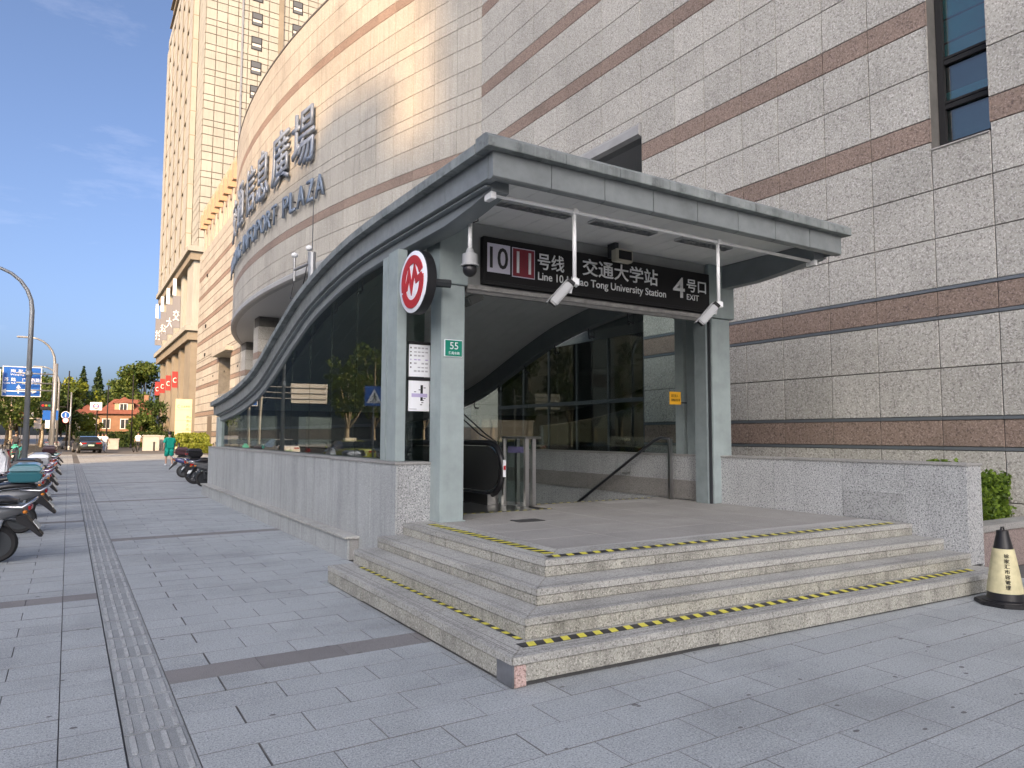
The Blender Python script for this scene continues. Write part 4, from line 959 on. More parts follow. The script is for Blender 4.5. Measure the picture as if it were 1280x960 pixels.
# windows: two columns
def is_win(x0, za):
    for wx in (20.85, 26.6):
        if x0 < wx+.6 and x0+1.42 > wx-.6: return wx
    return None
keep = []
for p in TP_: keep.append(p)
clad(TW, keep, {'s': TOWC}, 'cladding_panel', 300, .10, .06, 'cladding_panels')
for wx in (20.85, 26.6):
    z = 27+.9
    while z < TH-3:
        f = MB(); f.box(wx-.75, wx+.75, TY-.10, TY-.055, z, z+2.0); w_ = f.build('window', BLACKM, TW)
        g1 = MB(); g1.box(wx-.62, wx+.62, TY-.12, TY-.101, z+1.1, z+1.85); g1.box(wx-.62, wx+.62, TY-.12, TY-.101, z+.12, z+.98); g1.build('pane', mat('tower_pane', (.10, .11, .12), .15), w_)
        f = MB(); f.box(wx-.6, wx+.6, TY-.125, TY-.1205, z+.55, z+.9); f.build('blind', mat('pale_blind', (.55, .53, .48), .7), w_)
        z += 3.65
MB().box(18.7, 18.95, TY-.2, TY-.065, 24, 82).build('drain_pipe', GALV, TW); MB().box(23.9, 24.6, TY-.25, TY-.065, 27, TH).build('recess_rib', TOWD, TW)
# street side: ribs
RB = []
for k in range(6):
    y = TY+6.6+k*6.3; MB().box(TX-.85, TX-.05, y, y+4.2, 27, 74).build('rib', TOWC, TW); MB().box(TX-.87, TX-.80, y-.03, y+.22, 27, 74).build('rib_shade_line', TOWD, TW)  # dark strip paints a shadow line down each rib corner
for r_, (za, zb_) in enumerate(rows_):
    if za < 74: RB.append((Vector((TX, TY+6.0, za)), Vector((0, -1, 0)), uz, 2.95, zb_-za, 's')); RB.append((Vector((TX, TY+3.0, za)), Vector((0, -1, 0)), uz, 2.95, zb_-za, 's'))
clad(TW, RB, {'s': TOWC}, 'side_panel', 150, .10, .06, 'side_panels')
q = MB()
for (za, zb_) in rows_[::3]: q.box(TX-.86, TX+.05, TY+6.59, TY1, za-.05, za+.07)
q.build('spandrel_courses', TOWD, TW)
MB().box(TX-.9, TX+.5, TY-.5, TY1, 74, 75.5).build('cornice', TOWC, TW); MB().box(TX-.4, TX+.06, TY, TY1, 75.5, TH).build('upper_wall', TOWD, TW)
# base: two arcaded tiers with cornices
for z0, z1 in ((25.2, 27.0), (14.3, 16.2)):
    MB().box(TX-1.0, TX1, TY-.9, TY1, z0, z1-.7).build('cornice', TOWD, TW); MB().box(TX-1.4, TX1, TY-1.3, TY1, z1-.7, z1).build('cornice', TOWC, TW)
for tier, (z0, z1, m) in enumerate(((0, 14.3, TOWD), (16.2, 25.2, TOWC))):  # lower tier darker: its shade is put into the stone colour
    MB().box(TX-.5, TX+1.25, TY-.4, TY+5.5, z0, z1).build('corner_pier', m, TW)
    for k in range(4):
        y = TY+10.5+k*8.3; MB().box(TX-.4, TX+1.25, y, y+2.6, z0, z1).build('pier', m, TW)
    for k in range(4):
        y = TY+5.5+k*8.3; MB().box(TX+1.0, TX+1.18, y+.2, y+4.8, z0, z1-1).build('bay_glass', mat('bay_dark', (.05, .05, .05), .3), TW)
for k in range(4):
    y = TY+5.3+k*8.3
    B_ = tag(empty('banner', (TX-.5, y+7, 8)), 'red vertical banner on the tower base pier', 'banner', 'red banners on the tower piers')
    MB().box(TX-1.2, TX-.45, y+7.3, y+7.5, 8.6, 11.0).build('cloth', mat('banner_red', (.30, .03, .028), .7), B_)
    lettering('lettering', 'C', frame((TX-1.1, y+7.29, 9.3), (1, 0, 0), (0, 0, 1)), 0, 0, .5, .8, mat('banner_white', (.7, .6, .58), .6), B_, .01, .02)
    S_ = tag(empty('blade_sign', (TX-.5, y+7, 17)), 'white and grey blade sign projecting from upper tower pier', 'sign', 'blade signs on the tower')
    MB().box(TX-1.5, TX-.45, y+7.3, y+7.6, 17.6, 22.4).build('panel', mat('blade_grey', (.18, .18, .20), .5), S_)
    lettering('lettering', '交大科技'[k], frame((TX-1.45, y+7.28, 18.6), (1, 0, 0), (0, 0, 1)), 0, 0, .95, 1.7, WHT, S_, .02, .01)
    MB().box(TX-1.55, TX-1.1, y+7.2, y+7.55, 22.45, 25.0).build('top_tube', WHT, S_)
# bottom corner panels facing the camera
q = MB()
for z in range(0, 14): q.box(TX-.3, TX+6, TY-.42, TY-.36, z+.0, z+.04)
q.build('stone_joint', TOWJ, TW)
MB().box(TX+1.2, TX1, TY-.35, TY+.06, 0, 14.3).build('base_wall', TOWD, TW); MB().box(TX+1.2, TX1, TY-.3, TY+.06, 16.2, 25.2).build('base_wall', TOWC, TW)  # lower wall takes the same shaded colour as its piers
# ------------------------------------------------------------------ vegetation
def leafmat(name, c1, c2, tr=.35):
    if name in MATS: return MATS[name]
    m = bpy.data.materials.new(name); m.use_nodes = True; t = m.node_tree; n = t.nodes; l = t.links; b = n['Principled BSDF']
    geo = n.new('ShaderNodeNewGeometry'); r = n.new('ShaderNodeValToRGB'); r.color_ramp.elements[0].color = (*c1, 1); r.color_ramp.elements[1].color = (*c2, 1)
    l.new(geo.outputs['Random Per Island'], r.inputs['Fac']); l.new(r.outputs['Color'], b.inputs['Base Color']); b.inputs['Roughness'].default_value = .55; b.inputs['Specular IOR Level'].default_value = .3
    tl = n.new('ShaderNodeBsdfTranslucent'); l.new(r.outputs['Color'], tl.inputs['Color']); mx_ = n.new('ShaderNodeMixShader'); mx_.inputs['Fac'].default_value = tr
    l.new(b.outputs[0], mx_.inputs[1]); l.new(tl.outputs[0], mx_.inputs[2]); l.new(mx_.outputs[0], n['Material Output'].inputs['Surface'])
    MATS[name] = m; return m
LEAF_H = leafmat('hedge_leaf', (.035, .075, .012), (.20, .30, .035)); LEAF_T = leafmat('plane_leaf', (.035, .075, .015), (.13, .17, .035))
LEAF_Y = leafmat('yellow_leaf', (.10, .15, .02), (.30, .33, .05)); LEAF_C = leafmat('conifer_leaf', (.02, .05, .02), (.06, .10, .035)); LEAF_D = leafmat('dark_leaf', (.025, .055, .015), (.08, .12, .03))
BARK = mat('pale_bark', (.34, .30, .23), .9, noise=.4, nscale=3, bump=.3, bscale=10); BARKD = mat('dark_bark', (.09, .07, .05), .9, noise=.3, nscale=5)
rnd = random.Random(3)
def leaf(mb, p, s, flat=None):
    d = Vector((rnd.gauss(0, 1), rnd.gauss(0, 1), rnd.gauss(0, .8)+.5)).normalized(); a = d.orthogonal().normalized(); a.rotate(Matrix.Rotation(rnd.random()*6.28, 3, d)); b = d.cross(a)
    a *= s*(.7+.6*rnd.random()); b *= s*(.4+.3*rnd.random())
    mb.face([p-a, p-a*.2+b, p+a, p-a*.2-b])
def tree(name, label, x, y, h, w, trunk_h, leafm, barkm, n=2200, s=.28, conifer=False, group='street trees', clumps=26, z0=-.05):
    t = tag(empty(name, (x, y, z0)), label, 'tree', group)
    q = MB(); r0 = max(.10, h*.022)
    q.tube([(x, y, z0), (x+.1, y, z0+trunk_h*.5), (x+.05, y+.1, z0+trunk_h), (x, y+.1, z0+h*.85)], [r0*1.3, r0, r0*.85, r0*.2], 9); q.build('trunk', barkm, t, smooth=True)
    cr = MB()
    if conifer:
        for i in range(n):
            u = rnd.random()**.7; zz = z0+trunk_h+(h-trunk_h)*(1-u); tier = .72+.28*abs(math.sin(zz*2.1)); rr = w/2*u*tier*(rnd.random()**.5); th = rnd.random()*6.283
            leaf(cr, Vector((x+rr*math.cos(th), y+rr*math.sin(th), zz)), s)
    else:
        q = MB(); cs = []
        for i in range(clumps):
            th = rnd.random()*6.283; u = rnd.random()**.5; zz = trunk_h+(h-trunk_h)*(.12+.80*rnd.random()); k = 1-abs((zz-trunk_h)/(h-trunk_h)-.45)*1.1
            c = Vector((x+w/2*u*k*math.cos(th), y+w/2*u*k*math.sin(th), z0+zz)); cs.append((c, w*.10*(1+rnd.random()*.9)))
            if i % 3 == 0: q.tube([(x, y, z0+trunk_h*.8), ((x+c.x)/2, (y+c.y)/2, (z0+trunk_h+c.z)/2+.2), c], [r0*.55, r0*.3, r0*.1], 6)
        q.build('limbs', barkm, t, smooth=True)
        for i in range(n):
            c, r = cs[i % len(cs)]; v = Vector((rnd.gauss(0, 1), rnd.gauss(0, 1), rnd.gauss(0, .75))); v = v.normalized()*r*(rnd.random()**.35)
            leaf(cr, c+v, s)
    cr.build('crown', leafm, t, fixn=False); return t
def hedge(name, label, x0, x1, y0, y1, z0, z1, leafm, n, s, round_=False, group=None, cat='hedge'):
    t = tag(empty(name, ((x0+x1)/2, (y0+y1)/2, z0)), label, cat, group)
    b = MB()
    if round_: b.ball(((x0+x1)/2, (y0+y1)/2, (z0+z1)/2), .5, 12, 8, sc=((x1-x0)*.82, (y1-y0)*.82, (z1-z0)*.88))
    else: b.box(x0+s, x1-s, y0+s, y1-s, z0, z1-s)
    b.build('stems', leafm, t)
    cr = MB()
    for i in range(n):
        if round_:
            v = Vector((rnd.gauss(0, 1), rnd.gauss(0, 1), rnd.gauss(0, 1))).normalized()*(.88+.16*rnd.random()); p = Vector(((x0+x1)/2+v.x*(x1-x0)/2, (y0+y1)/2+v.y*(y1-y0)/2, (z0+z1)/2+v.z*(z1-z0)/2))
        else:
            f = rnd.random()
            if f < .45: p = Vector((rnd.uniform(x0, x1), y0+rnd.gauss(.02, .035), rnd.uniform(z0+.04, z1)))
            elif f < .62: p = Vector((x0+rnd.gauss(.02, .03), rnd.uniform(y0, y1), rnd.uniform(z0+.04, z1)))
            else: p = Vector((rnd.uniform(x0, x1), rnd.uniform(y0, y1), z1+rnd.gauss(-.01, .03)))
        leaf(cr, p, s)
    cr.build('leaves', leafm, t, fixn=False); return t
# planter beside the wall end
PL = tag(empty('stone_planter', (9.8, 5.0, 0)), 'low brown granite planter with pale cap below the hedge', 'planter')
MB().box(8.76, 10.96, 4.38, 9, -.05, .46).build('bed', SOIL, PL)
PBR = mat('planter_brown_granite', (.27, .215, .20), .6, var=.06, spk=(60, (.12, .09, .085), (.40, .33, .31), .85))
for k in range(4): MB().box(8.76+k*.55, 8.757+(k+1)*.55, 4.345, 4.379, 0, .455).build('face_panel', PBR, PL, bevel=.003)
for k in range(2): MB().box(8.745+k*1.1, 8.742+(k+1)*1.1, 4.32, 4.62, .461, .54).build('cap_stone', COPE, PL, bevel=.008)
hedge('clipped_hedge', 'clipped green hedge growing in the planter by the wall', 8.85, 10.9, 4.72, 8.0, .46, 1.10, LEAF_H, 9000, .036)
sp_ = MB()
for i in range(120):
    p = Vector((9.55+rnd.gauss(0, .10), 4.95+rnd.gauss(0, .08), 1.12+rnd.random()*.20)); leaf(sp_, p, .04)
sp_.tube([(9.55, 4.95, .5), (9.56, 4.95, 1.25)], .008, 5)
tag(sp_.build('shrub_sprig', LEAF_H, fixn=False), 'untrimmed leafy shoot sticking up above the clipped hedge', 'shoot')
# ------------------------------------------------------------------ scooters
def wheel(par, x, r=.235, w=.09, spokes=5, rimm=DARKM, name='wheel'):
    t = MB(); n = 28; prof = []
    Mx = Matrix.Translation((x, 0, r)) @ Matrix.Rotation(math.pi/2, 4, 'X')
    t.lathe([(r*.70, -w*.42), (r*.88, -w*.5), (r*.97, -w*.3), (r, 0), (r*.97, w*.3), (r*.88, w*.5), (r*.70, w*.42)], (0, 0, 0), n, Mx)
    wh = t.build(name, RUBBER, par, smooth='auto')
    q = MB(); q.lathe([(r*.71, -w*.44), (r*.62, -w*.46), (r*.62, w*.46), (r*.71, w*.44)], (0, 0, 0), n, Mx); q.lathe([(.045, -w*.7), (.045, w*.7)], (0, 0, 0), 14, Mx)
    for k in range(spokes):
        a = 2*math.pi*k/spokes; q.tube([Mx @ Vector((.03*math.cos(a), .03*math.sin(a), 0)), Mx @ Vector((r*.66*math.cos(a), r*.66*math.sin(a), 0))], .016, 6)
    q.build('rim', rimm, wh); return wh
def scooter(loc, rz, label, body, boxm=None, accent=BLACK, seatm=BLACK, cover=None, group='parked scooters', light=False):
    """local +X forward, rear wheel at the origin, front wheel 1.28 m ahead"""
    t = tag(empty('scooter'), label, 'scooter', group)
    wheel(t, 0); wheel(t, 1.28, spokes=6)
    # rear body: lofted along X
    def loft(name, secs, m, nn=12):
        b = MB(); k0 = 0
        for (x, zc, hw, hh) in secs:
            for j in range(nn):
                th = 2*math.pi*j/nn; c, s_ = math.cos(th), math.sin(th)
                b.v.append((x, math.copysign(abs(c)**.7, c)*hw, zc+math.copysign(abs(s_)**.8, s_)*hh))
        for i in range(len(secs)-1):
            for j in range(nn):
                j2 = (j+1) % nn; b.f.append((i*nn+j, i*nn+j2, (i+1)*nn+j2, (i+1)*nn+j)); b.m.append(0)
        b.f.append(tuple(range(nn))); b.f.append(tuple((len(secs)-1)*nn+j for j in range(nn))); b.m += [0, 0]
        return b.build(name, m, t, smooth='auto')
    loft('body', [(-.34, .68, .05, .04), (-.22, .66, .11, .08), (0, .61, .15, .12), (.25, .56, .15, .15), (.45, .47, .13, .17), (.55, .40, .12, .12)], body)
    loft('seat', [(-.22, .765, .09, .02), (-.1, .79, .13, .045), (.15, .78, .14, .05), (.4, .74, .12, .045), (.52, .70, .08, .03)], seatm)
    MB().box(.45, 1.0, -.14, .14, .27, .34).build('footboard', accent, t, bevel=.02)
    b = MB(); b.prism([(.92, .30), (1.02, .30), (1.10, .62), (1.06, .95), (1.0, .98), (1.0, .6)], -.19, .19, lambda a, c, d: (a, d*(1-.35*max(0, c-.7)), c)); b.build('leg_shield', body, t, bevel=.02)
    b = MB(); b.prism([(1.03, .92), (1.17, .86), (1.20, .98), (1.10, 1.08), (1.0, 1.06)], -.10, .10, lambda a, c, d: (a, d, c)); hp = b.build('headstock', body, t, bevel=.025)
    b = MB(); b.ball((1.17, 0, .93), .065, 14, 8, sc=(.5, 1, 1)); b.build('headlight', CHROME, t, smooth=True)
    MB().tube([(1.0, -.34, 1.07), (1.04, -.22, 1.05), (1.06, 0, 1.04), (1.04, .22, 1.05), (1.0, .34, 1.07)], .016, 8).build('handlebar', BLACKM, t, smooth=True)
    for s_ in (-1, 1):
        MB().tube([(.995, s_*.35, 1.072), (1.022, s_*.23, 1.06)], .024, 8).build('grip', BLACK, t)
        m_ = MB(); m_.tube([(1.04, s_*.2, 1.06), (1.06, s_*.26, 1.24)], .007, 6); m_.ball((1.05, s_*.30, 1.27), .06, 12, 8, sc=(.3, 1.1, .75)); m_.build('mirror', BLACK, t, smooth='auto')
        MB().tube([(1.12, s_*.055, .75), (1.28, s_*.055, .25)], .022, 8).build('fork_leg', DARKM, t)
        MB().tube([(.40, s_*.10, .30), (0, s_*.075, .235)], .028, 8).build('swing_arm', DARKM, t); MB().tube([(.02, s_*.12, .26), (-.06, s_*.12, .56)], .03, 8).build('shock_absorber', CHROME if s_ > 0 else DARKM, t)
        b = MB(); b.ball((-.31, s_*.13, .64), .035, 10, 6, sc=(.8, 1.2, .7)); b.build('indicator', mat('indicator_amber', (.6, .2, .02), .3), t, smooth=True)
    b = MB()
    arc_ = [(1.28+.275*math.cos(R_(a)), .235+.275*math.sin(R_(a))) for a in range(20, 150, 13)]
    for (x0, z0), (x1, z1) in zip(arc_[:-1], arc_[1:]): b.box(0, 1, -.075, .075, 0, .012, M=Matrix(((x1-x0, 0, 0, x0), (0, 1, 0, 0), (z1-z0, 0, 1, z0), (0, 0, 0, 1))))
    b.build('front_fender', body, t)
    b = MB(); b.prism([(-.20, .58), (-.30, .60), (-.50, .32), (-.47, .30), (-.32, .44), (-.22, .50)], -.075, .075, lambda a, c, d: (a, d, c)); b.build('rear_fender', BLACK, t, bevel=.01)
    MB().box(-.365, -.335, -.09, .09, .655, .71).build('tail_light', mat('tail_red', (.35, .01, .01), .25), t, bevel=.008)
    MB().box(-.004, .004, -.09, .09, -.06, .06, M=Matrix.Translation((-.425, 0, .465)) @ Matrix.Rotation(R_(35), 4, 'Y')).build('number_plate', mat('plate_white', (.6, .62, .6), .4), t)
    MB().tube([(-.28, -.15, .70), (-.40, -.14, .78), (-.42, 0, .80), (-.40, .14, .78), (-.28, .15, .70), (.0, .16, .72)], .014, 8).build('grab_rail', CHROME, t, smooth=True)
    MB().tube([(.35, .12, .28), (.22, .22, .02)], .014, 6).build('side_stand', DARKM, t)
    if boxm:
        k0 = len(bpy.data.objects)
        sh = lambda a: a+.24
        b = MB(); b.prism([(sh(-.50), .84), (sh(-.10), .84), (sh(-.06), .95), (sh(-.08), 1.005), (sh(-.52), 1.005), (sh(-.55), .93)], -.21, .21, lambda a, c, d: (a, d*(1 if c > .90 else .86), c)); bx = b.build('top_box', boxm, t, bevel=.02)
        b = MB(); b.prism([(sh(-.545), 1.01), (sh(-.075), 1.01), (sh(-.10), 1.09), (sh(-.18), 1.13), (sh(-.44), 1.13), (sh(-.52), 1.09)], -.215, .215, lambda a, c, d: (a, d*(1 if c < 1.07 else .82), c)); b.build('lid', boxm if boxm is not BLACK else accent, bx, bevel=.022)
        MB().box(sh(-.565), sh(-.54), -.14, .14, .92, .96).build('reflector', mat('tail_red', (.35, .01, .01)), bx, bevel=.005)
        MB().box(sh(-.42), sh(-.12), -.09, .09, .80, .84).build('box_rack', DARKM, t)
    if cover:
        b = MB(); b.prism([(.92, .42), (1.16, .40), (1.30, .75), (1.22, 1.12), (1.05, 1.16), (.93, .9)], -.33, .33, lambda a, c, d: (a, d*(.75+.25*math.sin(c*5)), c)); b.build('rain_cover', cover, t, bevel=.05)
    t.location = loc; t.rotation_euler = (R_(-4), 0, rz); return t
PURP = mat('scooter_purple', (.18, .10, .24), .3, coat=.5); SILV = mat('scooter_silver', (.45, .46, .48), .3, metal=.3); TEALB = mat('scooter_teal', (.03, .15, .18), .3, coat=.6); NAVY = mat('scooter_navy', (.02, .03, .13), .3, coat=.5); WHTB = mat('scooter_white', (.62, .63, .64), .3, coat=.4); PNK = mat('scooter_pink', (.55, .30, .36), .4); REDB = mat('scooter_red', (.35, .02, .02), .3, coat=.5); GRYB = mat('scooter_grey', (.10, .105, .11), .3, coat=.5); MINT = mat('scooter_mint', (.08, .42, .34), .35)
BXR = mat('box_maroon', (.06, .025, .03), .35)
for y, ang, lab, body, bx, cov in ((11.05, 6, 'dark grey scooter without top box heading the kerb row', GRYB, None, None), (14.1, 4, 'dark scooter carrying a glossy teal top box', GRYB, TEALB, None), (16.6, 10, 'silver scooter with black top box beside the teal one', SILV, BLACK, None),
                              (19.2, 2, 'white and purple scooter with black seat and no box', WHTB, None, None), (21.6, 8, 'purple scooter with a silver top box', PURP, SILV, None), (24.0, 3, 'black scooter with chrome rails and bare rear rack', GRYB, None, None),
                              (27.0, 6, 'pink scooter with pale rain cover over handlebars', PNK, None, WHTB), (30.5, 4, 'red scooter with bare rack parked in the kerb row', REDB, None, None), (35.0, 7, 'black scooter with maroon trimmed black top box', GRYB, BXR, None), (38.5, 2, 'mint green scooter at the row end near the lamp post', MINT, None, None)):
    scooter((-.66+.05*math.sin(y), y, 0), math.pi-R_(ang), lab, body, bx, cover=cov, group='scooters parked along the kerb')
scooter((-2.35, 18.1, 0), math.pi/2+.3, 'white scooter in the second row behind the purple one', WHTB, BLACK, group='scooters parked along the kerb')
scooter((-2.3, 23.3, 0), math.pi/2+.5, 'pink and white scooter in the second row near lamp post', PNK, WHTB, group='scooters parked along the kerb')
scooter((-2.3, 45, 0), math.pi/2, 'mint share scooter parked beyond the lamp post', MINT, None, group='scooters parked along the kerb')
GRN = mat('cover_white_green', (.60, .66, .62), .5, noise=.8, nscale=6, col2=(.16, .34, .22))
scooter((3.6, 23.9, 0), R_(20), 'dark scooter with white and green rain cover by wall end', GRYB, None, cover=GRN, group='scooters parked past the entrance wall')
scooter((3.75, 26.4, 0), R_(6), 'black scooter with large black top box past the wall', GRYB, BLACK, group='scooters parked past the entrance wall')
scooter((3.7, 29.2, 0), R_(-3), 'navy blue scooter with maroon black top box past the wall', NAVY, BXR, group='scooters parked past the entrance wall')
# bicycle between them
def bicycle(loc, rz, label):
    t = tag(empty('bicycle'), label, 'bicycle'); 
    for x in (0, 1.05): 
        wheel(t, x, .33, .035, 12, CHROME)
    for nm, pth in (('frame', [(0, 0, .33), (.42, 0, .30), (.32, 0, .75), (0, 0, .33)]), ('down_tube', [(.42, 0, .30), (.88, 0, .72)]), ('top_tube', [(.33, 0, .70), (.86, 0, .80)]), ('fork', [(.84, 0, .95), (1.05, 0, .33)]), ('handlebar', [(.78, -.28, 1.0), (.83, 0, .96), (.78, .28, 1.0)]), ('crank', [(.42, -.12, .16), (.42, -.08, .30), (.42, .08, .30), (.42, .12, .44)])):
        MB().tube(pth, .016, 8).build(nm, BLACK, t, smooth=True)
    b = MB(); b.ball((.28, 0, .82), .12, 12, 8, sc=(1.1, .7, .3)); b.build('saddle', BLACK, t, smooth=True)
    t.location = loc; t.rotation_euler = (R_(-4), 0, rz)
bicycle((3.55, 25.2, 0), R_(12), 'black bicycle between the scooters past the entrance wall')
# ------------------------------------------------------------------ cars
def car(loc, rz, label, paint, roofsign=None, suv=0.0, group='cars on the street'):
    t = tag(empty('car'), label, 'car', group); L_ = 4.7; W_ = .92
    # side profile stations: (x, z_low, z_belt, half width, z_roof, roof half width)
    st = [(-2.35, .42, .80, .70, None, 0), (-2.25, .30, .95, .82, None, 0), (-1.9, .24, 1.02, .90, None, 0), (-1.2, .22, 1.0, .92, None, 0), (0, .22, .98, .92, None, 0), (1.0, .22, .95, .92, None, 0), (1.7, .24, .86, .90, None, 0), (2.2, .30, .74, .82, None, 0), (2.35, .40, .62, .68, None, 0)]
    b = MB(); nn = 8
    for (x, zl, zb_, hw, _, _) in st:
        b.v += [(x, -hw*.9, zl), (x, -hw, zl+.15), (x, -hw, zb_-.12), (x, -hw*.90, zb_), (x, hw*.90, zb_), (x, hw, zb_-.12), (x, hw, zl+.15), (x, hw*.9, zl)]
    for i in range(len(st)-1):
        for j in range(nn): j2 = (j+1) % nn; b.f.append((i*nn+j, i*nn+j2, (i+1)*nn+j2, (i+1)*nn+j)); b.m.append(0)
    b.f.append(tuple(range(nn))); b.f.append(tuple((len(st)-1)*nn+j for j in range(nn))); b.m += [0, 0]
    b.build('body', paint, t, bevel=.03, smooth='auto')
    zr = 1.44+suv
    cab = [(-1.75-suv, 1.0, .84), (-1.0, zr-.05, .66), (-.6, zr, .64), (.1, zr, .64), (.45, zr-.06, .66), (1.15, .95, .84)]
    b = MB()
    for (x, z, hw) in cab: b.v += [(x, -hw, z), (x, hw, z)]
    vs = b.v[:]; b = MB()
    base = [(-1.75-suv, -.84, .97), (1.15, -.84, .93), (1.15, .84, .93), (-1.75-suv, .84, .97)]
    for i in range(len(cab)-1): b.face([vs[2*i], vs[2*i+1], vs[2*i+3], vs[2*i+2]], 0 if i in (1, 2, 3) else 1)
    for s_ in (0, 1): b.face([(vs[2*i+s_]) for i in range(len(cab))], 1)
    b.build('greenhouse', [paint, mat('car_glass', (.015, .02, .022), .06)], t)
    for x in (-1.4, 1.4):
        for s_ in (-1, 1):
            q = MB(); Mx = Matrix.Translation((x, s_*.80, .33)) @ Matrix.Rotation(math.pi/2, 4, 'X'); q.lathe([(.2, -.1), (.31, -.11), (.33, -.07), (.33, .07), (.31, .11), (.2, .1)], (0, 0, 0), 22, Mx); w = q.build('wheel', RUBBER, t, smooth='auto')
            q = MB(); q.lathe([(.2, -.112), (.2, .112)], (0, 0, 0), 16, Mx); q.build('rim', SILV, w)
    for s_ in (-1, 1):
        MB().box(-2.36, -2.2, s_*.55-.2, s_*.55+.2, .78, .88).build('tail_light', mat('tail_red', (.35, .01, .01)), t, bevel=.01)
        MB().box(2.1, 2.31, s_*.58-.17, s_*.58+.17, .58, .68).build('headlight', CHROME, t, bevel=.01)
        MB().box(.75, .9, s_*1.0-.08, s_*1.0+.08, .98, 1.1).build('mirror', paint, t, bevel=.02)
    MB().box(-2.375, -2.35, -.22, .22, .60, .72).build('number_plate', mat('plate_green_white', (.45, .60, .50), .4), t)
    MB().box(-2.385, -2.2, -.75, .75, .34, .44).build('rear_bumper', BLACKM, t, bevel=.02)
    if roofsign: MB().box(-.35, -.05, -.3, .3, zr, zr+.14).build('roof_sign', roofsign, t, bevel=.02)
    t.location = loc; t.rotation_euler = (0, 0, rz); return t
CBLK = mat('car_black', (.018, .022, .02), .15, coat=1.0); CGRN = mat('car_lime', (.35, .42, .06), .25, coat=.6); CWHT = mat('car_white', (.65, .66, .66), .2, coat=.6); CGRY = mat('car_grey', (.25, .27, .29), .25, coat=.6)
p = atd(109, 62.5); car((p.x, p.y, 0), R_(97), 'black sedan seen from behind standing on the sunlit forecourt', CBLK)
p = atd(80, 84); car((p.x, p.y, -.15), R_(60), 'silver grey car beyond the black sedan by the kerb', CGRY)
car((-7.0, 40.5, -.15), R_(90), 'lime taxi with roof sign on the near lane', CGRN, WHT)
car((-6.2, 53.0, -.15), R_(90), 'white car in the near lane behind the lime taxi', CWHT)
car((-10.4, 47, -.15), R_(-90), 'grey car in the far lane of the street', CGRY)
car((-6.6, 31.0, -.15), R_(90), 'dark green car ahead of the lime taxi', mat('car_dgreen', (.03, .07, .05), .2, coat=.6))
# ------------------------------------------------------------------ lamps, poles, signs
def lamp(x, y, h, label, reach=-2.3):
    t = tag(empty('street_lamp', (x, y, 0)), label, 'street lamp', 'street lamps along the kerb')
    path = [(x, y, 0), (x, y, h*.8)]+[(x+reach*(1-math.cos(R_(a)))*.75, y, h*.8+h*.2*math.sin(R_(a))) for a in range(15, 91, 15)]
    MB().tube(path, [.10, .085]+[.075-.004*i for i in range(6)], 12).build('pole', GALV, t, smooth=True)
    MB().lathe([(.14, 0), (.14, .5), (.11, .55)], (x, y, 0), 12).build('base', GALV, t)
    MB().lathe([(.10, h*.48), (.12, h*.485), (.12, h*.50), (.10, h*.505)], (x, y, 0), 12).build('collar', GALV, t)
    e = path[-1]; MB().box(e[0]-.75, e[0]+.1, y-.14, y+.14, e[2]-.06, e[2]+.05).build('lamp_head', mat('lamp_head', (.28, .29, .30), .4), t, bevel=.03)
p = atd(32, 27.4); lamp(p.x, p.y, 8.0, 'tall grey street lamp standing before the blue road sign', -1.9)
p = atd(64, 47.5); lamp(p.x, p.y, 8.0, 'grey street lamp beside the traffic light pole', -1.9)
p = atd(71, 68); lamp(p.x, p.y, 8.0, 'distant grey street lamp near the crossing', -1.9)
def mast(px_, dist, top_px, label, m=BLACKM, r=.09, cat='pole'):
    p = atd(px_, dist); z = atd(px_, dist, top_px).z; t = tag(empty('pole', (p.x, p.y, -.1)), label, cat)
    MB().tube([(p.x, p.y, -.15), (p.x, p.y, z)], [r, r*.7], 10).build('shaft', m, t, smooth=True); MB().lathe([(r*1.7, -.15), (r*1.7, .15), (r, .3)], (p.x, p.y, 0), 12).build('base', m, t); return t, p
t, p = mast(83, 78, 463, 'black pole carrying the blue arrow sign')
t2, p2 = mast(164, 92, 468, 'tall black pole standing before the brick house'); t3, p3 = mast(133, 92, 482, 'slim black pole beside the round red sign'); mast(87, 80, 490, 'grey concrete pole behind the black arrow sign pole', GALV, .11)
def facing(p): n = Vector((CAM.x-p.x, CAM.y-p.y, 0)).normalized(); return n, Vector((0, 0, 1)).cross(n)
def disc_sign(px_, py_, dist, r, m, label, rim=WHT):
    c = atd(px_, dist, py_); n, ux_ = facing(c); c = c+n*.16; M = frame(c, ux_, (0, 0, 1)); t = tag(empty('round_sign', c), label, 'sign')
    for nm, rr, z0, z1, mm in (('rim', r, -.02, .0, rim), ('face', r*.86, .0, .012, m)):
        b = MB(); b.lathe([(rr, z0), (rr, z1)], (0, 0, 0), 24); b.v = [tuple(M @ Vector(v)) for v in b.v]; b.build(nm, mm, t)
    b = MB(); b.box(-r*.12, r*.12, -r*.5, r*.5, .0125, .016); b.v = [tuple(M @ Vector(v)) for v in b.v]; b.build('arrow', WHT, t)
    MB().tube([c-n*.02, c-n*.2], .02, 6).build('clamp', DARKM, t)
disc_sign(82, 519, 78, .42, BLUE, 'blue round arrow sign on the black pole'); disc_sign(82, 525.5, 77.9, .30, WHT, 'white round no entry style sign below the blue arrow', RED)
